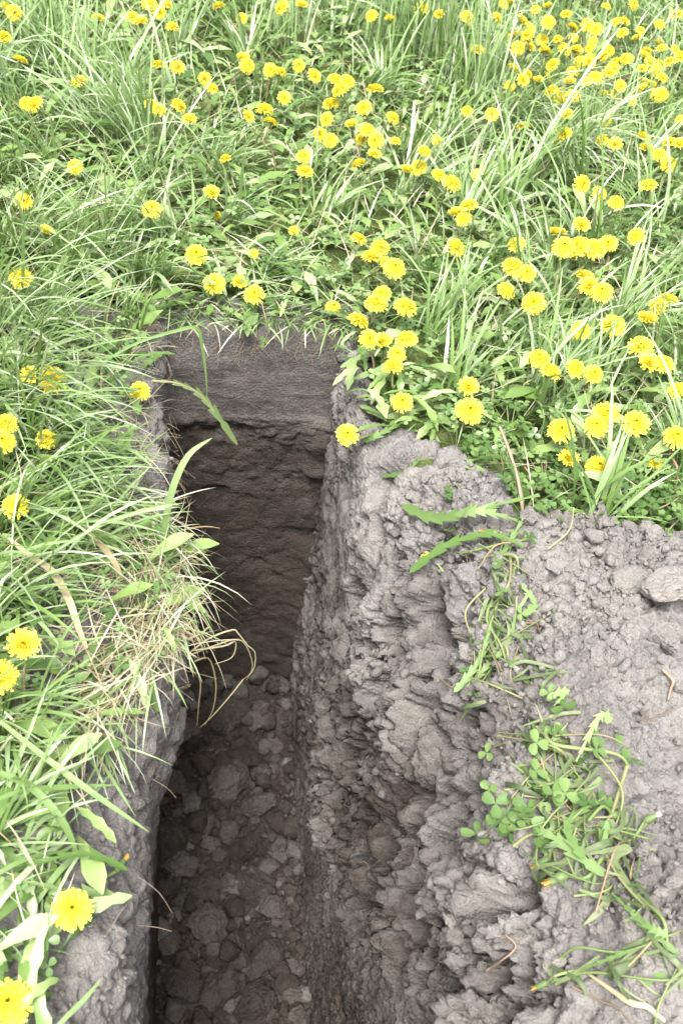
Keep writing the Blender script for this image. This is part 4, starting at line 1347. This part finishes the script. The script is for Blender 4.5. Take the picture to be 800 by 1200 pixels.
weed_clump('uprooted dandelion with toothed leaves sprawled over the crest of the torn slope',
    [([(618, 600, .02), (590, 618, .03), (560, 632, .02), (535, 645, .01)], .003), ([(520, 665, .02), (505, 655, .012)], .0022)],
    [([(615, 605, .03), (580, 608, .035), (540, 606, .03), (480, 606, .012)], .13), ([(620, 640, .02), (575, 640, .03), (530, 655, .025), (482, 686, .012)], .13),
     ([(600, 600, .03), (570, 590, .04), (545, 590, .03)], .2), ([(612, 610, .02), (606, 640, .03), (598, 668, .02)], .2)],
    [], [(535, 618, .012, .010), (610, 640, .03, .014), (515, 577, .02, .010)], name='uprooted_dandelion')
weed_clump('wilted stringy weeds draped down the crest above the torn slope',
    [([(590, 650, .015), (577, 690, .02), (570, 740, .02), (560, 800, .01)], .0022), ([(592, 665, .02), (575, 712, .025), (580, 760, .025), (590, 788, .015)], .0026),
     ([(600, 650, .015), (592, 685, .02), (585, 700, .02)], .002), ([(560, 700, .015), (552, 760, .015), (545, 810, .01)], .0015), ([(600, 690, .015), (598, 730, .02), (570, 790, .01)], .0015),
     ([(575, 680, .02), (560, 715, .02), (555, 745, .01)], .002), ([(610, 640, .01), (580, 655, .02), (560, 668, .01)], .0016)]
    + litter([(600, 640), (585, 720), (565, 800)], 26, 12, (30, 80), (.0007, .0015), .02),
    [([(590, 700, .02), (600, 730, .02), (590, 755, .015)], .2), ([(570, 760, .02), (555, 785, .02), (537, 810, .012)], .2), ([(585, 740, .015), (575, 775, .02), (560, 808, .012)], .18),
     ([(600, 665, .02), (610, 690, .02), (600, 712, .015)], .22), ([(560, 740, .02), (548, 770, .02), (540, 800, .01)], .18)],
    [([(600, 780, .015), (630, 785, .02), (665, 785, .012)], .006), ([(605, 790, .012), (640, 789, .015), (665, 790, .01)], .005), ([(600, 760, .015), (625, 772, .02), (660, 782, .012)], .005),
     ([(600, 800, .015), (612, 795, .015), (618, 782, .015)], .006), ([(620, 760, .015), (608, 780, .015), (598, 792, .01)], .004)]
    + litter([(600, 640), (588, 720), (560, 800)], 44, 12, (18, 45), (.003, .008), .02),
    [(600, 720, .02, .009), (575, 735, .02, .008), (562, 770, .015, .008), (545, 795, .012, .008), (555, 808, .012, .007), (590, 690, .02, .01), (582, 712, .02, .009), (605, 735, .02, .008)])
cl = [(563,972,.012,.018),(590,955,.02,.014),(608,940,.03,.014),(630,935,.035,.015),(645,950,.04,.016),(660,945,.04,.013),(610,905,.03,.013),(628,893,.03,.015),(640,870,.03,.012),
      (655,910,.04,.014),(672,925,.035,.014),(690,880,.03,.015),(700,895,.03,.012),(735,888,.02,.016),(728,895,.02,.012),(655,985,.03,.014),(680,960,.03,.012),(622,960,.03,.014),
      (638,968,.03,.012),(600,978,.015,.011),(690,940,.03,.012),(650,838,.02,.014),(640,850,.02,.012),(668,870,.025,.011),(590,925,.02,.011),(618,925,.03,.012),(702,985,.025,.012),
      (618,878,.02,.011),(677,890,.03,.013),(605,965,.02,.013)]
cl += [(random.gauss(650, 28), random.gauss(910, 38), random.uniform(.01, .035), random.uniform(.009, .014)) for k in range(20)]
HEAP = [(630, 850), (640, 900), (650, 950), (690, 985), (730, 1010)]
weed_clump('heap of torn clover and dandelion weeds lying on top of the spoil',
    [([(640, 858, .015), (665, 873, .03), (695, 888, .03), (722, 905, .02)], .0034), ([(600, 1000, .01), (622, 990, .02), (650, 985, .03), (678, 985, .02)], .0024),
     ([(598, 960, .012), (620, 930, .03), (640, 905, .03), (655, 875, .02)], .0014), ([(720, 905, .02), (712, 950, .03), (720, 990, .03), (735, 1030, .02), (760, 1060, .01)], .0026),
     ([(590, 970, .012), (630, 965, .03), (665, 940, .03), (695, 935, .02)], .0014), ([(610, 945, .015), (618, 900, .025), (625, 870, .02)], .0013), ([(570, 880, .006), (600, 872, .02), (630, 880, .025)], .0012),
     ([(650, 860, .02), (700, 860, .02), (720, 880, .02)], .0012), ([(620, 1000, .01), (640, 960, .03), (660, 920, .035), (670, 890, .02)], .0014), ([(700, 870, .02), (706, 920, .03), (715, 970, .02)], .002),
     ([(590, 940, .015), (610, 905, .025), (640, 880, .03), (668, 868, .02)], .0012), ([(660, 990, .02), (690, 960, .03), (712, 920, .02)], .0015)]
    + litter(HEAP, 30, 22, (40, 100), (.0008, .0018), .035),
    [([(700, 930, .03), (690, 965, .035), (680, 1000, .02)], .2), ([(720, 940, .03), (735, 975, .025), (728, 1000, .015)], .2), ([(640, 990, .02), (665, 1005, .025), (690, 1015, .02)], .22),
     ([(670, 870, .03), (690, 875, .035), (712, 862, .02)], .25), ([(610, 1003, .012), (635, 995, .02), (660, 985, .02)], .18), ([(660, 850, .02), (650, 835, .025), (632, 832, .015)], .28),
     ([(675, 985, .03), (700, 1000, .03), (722, 1005, .02)], .22)],
    [([(735, 1005, .02), (700, 1010, .025), (660, 1022, .02), (620, 1035, .008)], .010), ([(745, 1045, .015), (735, 1010, .03), (710, 1000, .03), (682, 998, .02)], .012),
     ([(726, 1015, .02), (705, 1050, .02), (680, 1085, .008)], .011), ([(700, 920, .03), (690, 950, .03), (680, 975, .02)], .01), ([(655, 985, .02), (640, 1010, .015), (625, 1040, .008)], .006),
     ([(655, 985, .03), (645, 960, .03), (640, 935, .03)], .007), ([(690, 905, .03), (650, 912, .035), (612, 916, .02)], .006), ([(730, 1020, .015), (750, 1050, .015), (775, 1090, .008)], .008),
     ([(720, 960, .03), (730, 1000, .02), (760, 1040, .01)], .009), ([(740, 970, .015), (745, 1010, .015), (770, 1070, .01)], .005)]
    + litter(HEAP, 46, 22, (40, 95), (.003, .008), .03), cl)
weed_clump('trail of limp stems and leaves at the foot of the weed heap',
    [([(652, 1130, .01), (690, 1112, .015), (740, 1108, .015), (800, 1100, .01)], .0018), ([(740, 1060, .015), (760, 1080, .02), (790, 1100, .01)], .0026), ([(730, 1150, .01), (755, 1120, .015), (775, 1095, .01)], .0016),
     ([(650, 1145, .008), (700, 1135, .015), (760, 1140, .012), (800, 1150, .01)], .0018), ([(760, 1200, .01), (765, 1165, .015), (785, 1135, .01)], .0015)],
    [([(735, 1050, .015), (765, 1075, .02), (790, 1090, .01)], .2), ([(650, 1133, .008), (700, 1118, .012), (760, 1110, .01)], .07), ([(760, 1065, .015), (775, 1085, .02), (780, 1110, .01)], .22)],
    [([(725, 1155, .012), (735, 1140, .02), (745, 1125, .015)], .014), ([(770, 1110, .012), (785, 1130, .012), (800, 1160, .008)], .008)]
    + litter([(740, 1050), (775, 1100), (760, 1140), (700, 1150)], 22, 16, (30, 80), (.002, .006), .018),
    [(752, 1128, .012, .013), (780, 1078, .02, .011)])
V, F = ribbon(smooth_path(on_soil([(690, 1143, .01), (715, 1150, .015), (740, 1165, .015), (760, 1185, .012), (775, 1205, .01)]), 14), .005, (-.3, -.3, .9), .3, lambda s: .35+.75*math.sin(2.9*s))
one('dead_leaf', V, F, M_strawo, 'pale dead leaf among thin roots at the foot of the spoil weeds', 'dead leaf')
bud_thing(656, 1025, (700, 1005), 1.1, 'withered dandelion bud with orange petals pointing to the trench from the weed heap')
bud_thing(644, 997, (690, 990), .9, 'smaller withered dandelion bud just above the orange one in the weed heap')
bud_thing(697, 935, (690, 975), .9, 'upright withered orange bud in the middle of the weed heap', True, .035, .02)
bud_thing(765, 970, (720, 985), .8, 'pale spent dandelion bud reaching out of the weed heap onto crumbs', False, .02, .02)
bud_thing(643, 1143, (680, 1135), .7, 'withered yellow bud lying on bare soil below the weed heap')
bud_thing(585, 625, (610, 640), 1.0, 'half closed yellow dandelion bud on the uprooted plant', True, .03, .03)
bud_thing(590, 788, (577, 745), .9, 'nodding green bud at the end of the wilted weeds', False, .02, .025)
bud_thing(128, 1040, (100, 1062), .85, 'closed green dandelion bud with orange tip beside the open dandelion on the left lip', True, .03, .015)
p, nn = hit(495, 652, .015); q, _ = hit(520, 665, .012)
dandelion(p, q, nn+np.array([-.6, 0, .3]), .62, 0, 'small dandelion flower of the uprooted plant hanging on the torn slope', None, (p+q)/2+nn*.01, 4)

# leaves at the right lip corner
for pts, w_, lab in [([(492, 530, .012), (475, 545, .02), (445, 558, .006)], .17, 'toothed leaf tip lying on the bare soil at the turf corner'),
                     ([(540, 492, .02), (500, 492, .03), (455, 500, .02), (420, 478, .01)], .12, 'dandelion leaf pointing over the right trench lip'),
                     ([(520, 470, .04), (470, 455, .05), (415, 455, .03)], .13, 'dandelion leaf beside the pink stemmed dandelion'),
                     ([(480, 500, .02), (450, 515, .02), (425, 520, .01)], .2, 'short dandelion leaf beneath the pink stemmed dandelion'),
                     ([(500, 440, .05), (455, 430, .05), (410, 440, .03)], .13, 'dandelion leaf at the corner cluster pointing to the end wall')]:
    V, F = leaf_on_path(smooth_path(on_soil(pts), 16), w_, (-.1, -.35, .9), 6)
    one('dandelion_leaf', V, F, M_dleaf, lab, 'leaf')
V, F = tube(smooth_path(np.array([at_z(*q) for q in [(612, 598, .06), (606, 560, .09), (595, 525, .11), (585, 500, .12)]]), 10), .0028, .0024, 6)
one('dry_stalk', V, F, M_root, 'bare pinkish stalk standing in the clover beside the turf corner', 'stalk')
V, F = tube(smooth_path(on_soil([(642, 645, .008), (655, 625, .02), (668, 605, .025)]), 8), .0018, .0012, 5)
one('dry_stalk', V, F, M_strawo, 'short pale stalk leaning on top of the spoil', 'stalk')
# roots sticking out of the soil
RT_ = [([(612, 728, .004), (622, 732, .01), (632, 738, .009), (640, 748, .003)], .0028, 'reddish root piece lying on the spoil by the wilted weeds'),
       ([(780, 790, .006), (786, 797, .012), (788, 810, .008), (784, 820, .003)], .003, 'brown forked root sticking out of the crumbly spoil'),
       ([(760, 830, .004), (752, 850, .008), (765, 845, .008), (790, 832, .004)], .0012, 'thin root thread curling over the spoil crumbs'),
       ([(545, 955, .003), (565, 935, .006), (580, 912, .006), (600, 905, .004)], .0012, 'thin tan root across smooth soil beside the weed heap'),
       ([(570, 1140, .004), (585, 1120, .008), (598, 1110, .01), (590, 1095, .004)], .0018, 'short root sticking from the bank crack'),
       ([(670, 1160, .004), (700, 1165, .008), (730, 1185, .008), (745, 1210, .004)], .0014, 'fine root under the pale dead leaf')]
for pts, r_, lab in RT_:
    V, F = tube(smooth_path(on_soil(pts), 12), r_, r_*.5, 5)
    one('root', V, F, M_root, lab, 'root')
fine = []
for k in range(46):
    px, py = random.choice([(random.uniform(150, 215), random.uniform(470, 640)), (random.uniform(90, 185), random.uniform(860, 1190)), (random.uniform(205, 235), random.uniform(620, 800)), (random.uniform(380, 620), random.uniform(580, 1180))])
    a, n1 = hit(px, py, 0.0)
    dirv = np.array([random.gauss(.3, .7), random.gauss(0, .7), random.gauss(-.3, .6)])
    L = random.uniform(.02, .06)
    p2 = a+n1*.012+dirv*L*.4; p3 = a+n1*.014+dirv*L*.8+np.array([0, 0, -.008])
    fine.append(tube(smooth_path([a, p2, p3], 7), .0006, .0003, 4))
for k in range(170):
    if k % 2:
        yy = random.uniform(.86, 1.66); xx = float(np.interp(yy, LIP_Y, LIP_X))+random.uniform(-.02, .012); a = np.array([xx, yy, random.uniform(-.06, .0)]); dirv = np.array([random.uniform(.1, .8), random.gauss(0, .6), random.uniform(-1, .1)])
    else:
        a = np.array([random.uniform(-.16, .16), TE+random.uniform(-.005, .01), random.uniform(-.05, .0)]); dirv = np.array([random.gauss(0, .5), random.uniform(-.5, -.05), random.uniform(-1, -.1)])
    L = random.uniform(.012, .05)
    fine.append(tube(smooth_path([a, a+dirv*L*.5, a+dirv*L+np.array([random.gauss(0, .006), 0, -.006])], 6), .0005, .0003, 4))
V, F = join(fine)
o = obj('fine_roots', mesh_np('fine_roots', V, F), M_root)
stuff(o, 'hair fine roots hanging from the cut soil', 'roots')

# ------------------------------------------------------------------ clods
def facet_dirs(r, n):
    """n spread out directions, jittered"""
    k = np.arange(n)+.5
    ph = np.arccos(1-2*k/n); th = math.pi*(1+5**.5)*k+r.uniform(0, 6)
    D = np.stack([np.cos(th)*np.sin(ph), np.sin(th)*np.sin(ph), np.cos(ph)], -1)+r.normal(0, .22, (n, 3))
    return D/np.linalg.norm(D, axis=1, keepdims=True)

def clod_mesh(name, seed, sharp, mat):
    bm = bmesh.new()
    bmesh.ops.create_icosphere(bm, subdivisions=4, radius=1.0)
    me = bpy.data.meshes.new(name); bm.to_mesh(me); bm.free()
    n = len(me.vertices); co = np.empty(n*3, np.float32); me.vertices.foreach_get('co', co); co = co.reshape(-1, 3).astype(float)
    r = np.random.default_rng(seed)
    # facet by random cutting planes
    rad = np.full(n, 1.2)
    for d in facet_dirs(r, sharp+4):
        h = r.uniform(.5, .9)
        dot = co@d
        rad = np.where(dot > .05, np.minimum(rad, h/np.maximum(dot, .05)), rad)
    rad = np.minimum(rad, 1.25)
    P = co*rad[:, None]*np.array([1, r.uniform(.75, 1), r.uniform(.62, .9)])
    k1, c1 = fracture(P, 1.7, seed); k2, c2 = fracture(P, 4.2, seed+1)
    d = .05*fbm(P, 2.2, 4, seed) + .06*k1 + .05*k2 - .05*c2 + .04*bumps(P, 7, seed) + .05*fbm(P, 8, 3, seed+5, .7)
    P = P+co*d[:, None]
    me.vertices.foreach_set('co', P.astype(np.float32).ravel())
    me.polygons.foreach_set('use_smooth', np.zeros(len(me.polygons), bool)); me.update()
    me.materials.append(mat)
    return me
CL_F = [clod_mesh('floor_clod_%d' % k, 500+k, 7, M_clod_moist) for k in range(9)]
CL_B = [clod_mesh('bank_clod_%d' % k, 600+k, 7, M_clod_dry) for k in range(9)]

placed = []
def place_clod(x, y, s, floor, label, group, nm='soil_clod', sink=.35):
    z = drop(x, y, ('floor',) if floor else ('bank', 'left'))
    if z < -5:
        return None
    k = random.randrange(9)
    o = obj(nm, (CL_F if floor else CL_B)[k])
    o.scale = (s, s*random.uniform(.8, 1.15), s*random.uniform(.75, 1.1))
    o.rotation_euler = (random.gauss(0, .4), random.gauss(0, .4), random.uniform(0, 6.28))
    o.location = (x, y, z+s*sink)
    return tag(o, label, 'clod', group)

# floor: big slabs first, then medium pieces
FL = [(262, 925, .062), (305, 945, .055), (205, 985, .05), (215, 1010, .05), (265, 905, .045), (300, 1035, .045), (245, 1085, .05), (205, 915, .04), (275, 1115, .045),
      (240, 1030, .045), (285, 885, .05), (215, 860, .05), (250, 850, .04), (320, 870, .03), (190, 1090, .035), (310, 1120, .045), (260, 1160, .05), (215, 1150, .045), (330, 990, .03), (290, 990, .045),
      (240, 965, .04), (275, 1010, .035), (320, 1060, .035), (300, 1170, .045), (340, 1160, .03), (190, 1040, .035), (270, 840, .045), (300, 845, .035)]
for (px, py, s) in FL:
    g = at_z(px, py, -TD+.03)
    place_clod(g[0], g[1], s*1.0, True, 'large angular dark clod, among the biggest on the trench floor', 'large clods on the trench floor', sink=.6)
cnt = 0
while cnt < 110:
    x = random.uniform(-.15, .155); y = random.uniform(.72, 1.66)
    s = min(.008+random.gammavariate(2.2, .0055), .032)
    if place_clod(x, y, s, True, 'small to middling dark clod on the trench floor', 'smaller clods on the trench floor', sink=.5):
        cnt += 1
# spoil: lumps seen singly
SP = [(645, 665, .016), (662, 700, .014), (735, 745, .026), (770, 742, .018), (665, 745, .014), (700, 770, .018), (716, 715, .016), (735, 720, .014), (690, 720, .012), (720, 790, .015), (755, 790, .016),
      (740, 830, .016), (720, 850, .013), (780, 775, .014), (680, 690, .01), (640, 690, .011), (705, 690, .013), (620, 610, .025), (640, 600, .018), (610, 640, .02), (700, 610, .02), (735, 618, .018), (765, 625, .02),
      (660, 605, .015), (790, 640, .018), (525, 1075, .013), (660, 1070, .016), (645, 1075, .012), (500, 560, .014), (470, 590, .012), (520, 545, .012), (540, 560, .012), (560, 620, .014), (790, 1030, .014), (765, 1000, .012)]
for (px, py, s) in SP:
    g, nn = hit(px, py, 0)
    k = random.randrange(9)
    o = obj('soil_clod', CL_B[k]); o.scale = (s, s*random.uniform(.7, 1.1), s*random.uniform(.7, 1)); o.location = g+nn*s*.3
    o.rotation_euler = (random.gauss(0, .4), random.gauss(0, .4), random.uniform(0, 6.28))
    tag(o, 'dry grey lump of soil, one of the bigger ones on the spoil heap', 'clod', 'bigger lumps on the spoil heap')
for (px, py, s, lab) in [(795, 690, .062, 'biggest grey boulder of soil at the outer edge of the spoil'), (745, 690, .035, 'grey lump leaning against the biggest boulder of soil'),
                         (775, 745, .032, 'flat pale slab of soil lying below the biggest boulder of soil')]:
    g, nn = hit(px, py, 0)
    o = obj('soil_clod', CL_B[(px+py) % 9]); o.scale = (s, s*.8, s*.62); o.location = g+nn*s*.22; o.rotation_euler = (.15, -.1, px*.7)
    tag(o, lab, 'clod')
cnt = 0
while cnt < 115:
    px, py = random.uniform(590, 800), random.uniform(600, 1190)
    if px < 640 and random.random() < .6:
        continue
    g, nn = hit(px, py, 0)
    s = min(.0045+random.gammavariate(1.8, .0022), .014)
    if g[2] < -.05:
        continue
    o = obj('soil_clod', CL_B[random.randrange(9)]); o.scale = (s, s*random.uniform(.75, 1.1), s*random.uniform(.7, 1)); o.location = g+nn*s*.35
    o.rotation_euler = (random.gauss(0, .5), random.gauss(0, .5), random.uniform(0, 6.28))
    tag(o, 'small dry crumb of soil on the spoil heap', 'clod', 'small crumbs on the spoil heap'); cnt += 1

# uncountable crumbs
def crumbs(name, mat, pos, size, label):
    bm = bmesh.new(); bmesh.ops.create_icosphere(bm, subdivisions=1, radius=1.0)
    V0 = np.array([v.co[:] for v in bm.verts]); F0 = np.array([[v.index for v in f.verts] for f in bm.faces]); bm.free()
    n = len(pos)
    jit = 1+rng.uniform(-.35, .35, (n, len(V0), 1))
    sc = size[:, None, None]*rng.uniform(.6, 1.2, (n, 1, 3))
    V = V0[None]*jit*sc+pos[:, None, :]
    F = (F0[None]+(np.arange(n)*len(V0))[:, None, None]).reshape(-1, 3)
    o = obj(name, mesh_np(name, V.reshape(-1, 3), F), mat)
    stuff(o, label, 'crumbs')
w = (bankTop*(bankP[..., 1] > .2)).ravel(); w = w/w.sum()
ii = rng.choice(w.size, 6500, p=w)
pp = bankP.reshape(-1, 3)[ii]+rng.normal(0, .003, (6500, 3))*np.array([1, 1, .1])
crumbs('soil_crumbs', M_crumb, pp, np.minimum(.0010+rng.gamma(1.5, .0009, len(pp)), .006), 'loose grey soil crumbs strewn over the spoil')

def chunk_variants(sub, k0, n):
    out = []
    for q in range(n):
        bm = bmesh.new(); bmesh.ops.create_icosphere(bm, subdivisions=sub, radius=1.0)
        co = np.array([v.co[:] for v in bm.verts]); F = np.array([[v.index for v in f.verts] for f in bm.faces]); bm.free()
        r = np.random.default_rng(k0+q)
        rad = np.full(len(co), 1.15)
        for d in facet_dirs(r, 11):
            dot = co@d
            rad = np.where(dot > .05, np.minimum(rad, r.uniform(.45, .75)/np.maximum(dot, .05)), rad)
        P = co*rad[:, None]*np.array([1, r.uniform(.65, 1), r.uniform(.55, .9)])
        P = P+co*(.05*fbm(P, 2.2, 3, k0+q, .6)+.05*fbm(P, 7, 2, k0+q+50))[:, None]
        out.append((P, F))
    return out

def chunk_pile(name, pos, nor, size, moist, sink, label):
    """broken clods half sunk in the soil, of the soil's own colour"""
    Vs, Fs, Ms = [], [], []; n0 = 0
    fine_, coarse = chunk_variants(3, 900, 7), chunk_variants(2, 950, 9)
    for p, nn, s_, m_ in zip(pos, nor, size, moist):
        V, F = (fine_ if s_ > .021 else coarse)[rng.integers(0, 7)]
        q = rng.normal(size=4); q /= np.linalg.norm(q); w_, x_, y_, z_ = q
        Rm = np.array([[1-2*(y_*y_+z_*z_), 2*(x_*y_-z_*w_), 2*(x_*z_+y_*w_)], [2*(x_*y_+z_*w_), 1-2*(x_*x_+z_*z_), 2*(y_*z_-x_*w_)], [2*(x_*z_-y_*w_), 2*(y_*z_+x_*w_), 1-2*(x_*x_+y_*y_)]])
        Vs.append(V@Rm.T*s_+p+nn*s_*sink); Fs.append(F+n0); Ms.append(np.full(len(V), m_)); n0 += len(V)
    me = mesh_np(name, np.concatenate(Vs), np.concatenate(Fs), smooth=False)
    M_ = np.concatenate(Ms); attr(me, 'moist', M_); attr(me, 'rust', M_*0)
    o = obj(name, me, M_soil)
    stuff(o, label, 'soil')

def pick(weight, n):
    w = np.clip(weight, 0, None).ravel(); w = w/w.sum()
    return rng.choice(w.size, n, p=w)
view = (bankP[..., 1] > .25)*(1-.85*sstep(1.15, 1.35, bankP[..., 1]))
zone = sstep(-.05, .2, noise(bankP, 6, 555))+.06
ii = pick(bankFace**2*view*zone*(.35+.65*sstep(.45, .7, bankP[..., 1])), 1300)
sz = np.minimum(.003+rng.gamma(1.4, .0034, len(ii)), .020)
chunk_pile('torn_clods', bankP.reshape(-1, 3)[ii], bankN.reshape(-1, 3)[ii], sz, bankMoist.ravel()[ii]+rng.normal(0, .15, len(ii)), -.08, 'torn clods of soil breaking out of the trench slope under the spoil')
ii = pick(bankTop*(bankP[..., 1] > .2)*(.4+1.2*sstep(.8, 1.05, bankP[..., 1])), 1000)
sz = np.minimum(.003+rng.gamma(1.4, .0031, len(ii)), .022)
chunk_pile('spoil_clods', bankP.reshape(-1, 3)[ii], bankN.reshape(-1, 3)[ii], sz, bankMoist.ravel()[ii]+rng.normal(0, .12, len(ii)), .15, 'half buried dry clods of soil in the top of the spoil')
n = 520
xx = rng.uniform(-.155, .16, n); yy = rng.uniform(.62, 1.68, n)
ix = np.clip(((xx+.20)/.005).astype(int), 0, floorP.shape[0]-1); iy = np.clip(np.searchsorted(floorP[0, :, 1], yy), 0, floorP.shape[1]-1)
sz = np.minimum(.006+rng.gamma(1.8, .008, n), .042)
chunk_pile('floor_rubble', floorP[ix, iy], np.tile(np.array([0, 0, 1.0]), (n, 1)), sz, .92+rng.normal(0, .25, n), .5, 'dark broken rubble of soil covering the trench floor')
n = 2500
x = rng.uniform(-.15, .155, n); y = rng.uniform(.6, 1.68, n)
ix = np.clip(((x+.20)/.005).astype(int), 0, floorP.shape[0]-1); ys_ = floorP[0, :, 1]; iy = np.clip(np.searchsorted(ys_, y), 0, floorP.shape[1]-1)
pp = floorP[ix, iy]+np.array([0, 0, .002])
crumbs('floor_crumbs', M_crumb_moist, pp, .002+rng.gamma(2, .0014, n), 'dark crumbs of soil filling gaps between clods on the trench floor')
n = 700
ii = np.stack([rng.integers(60, leftP.shape[0]-10, n), rng.integers(20, 54, n)], -1)
pp = leftP[ii[:, 0], ii[:, 1]]+rng.normal(0, .003, (n, 3))*np.array([1, 1, .2])
pp = pp[in_meadow(pp[:, 0], pp[:, 1]) < .5]
crumbs('lip_crumbs', M_crumb, pp, .0015+rng.gamma(2, .0008, len(pp)), 'loose crumbs on the crumbled left lip of the trench')
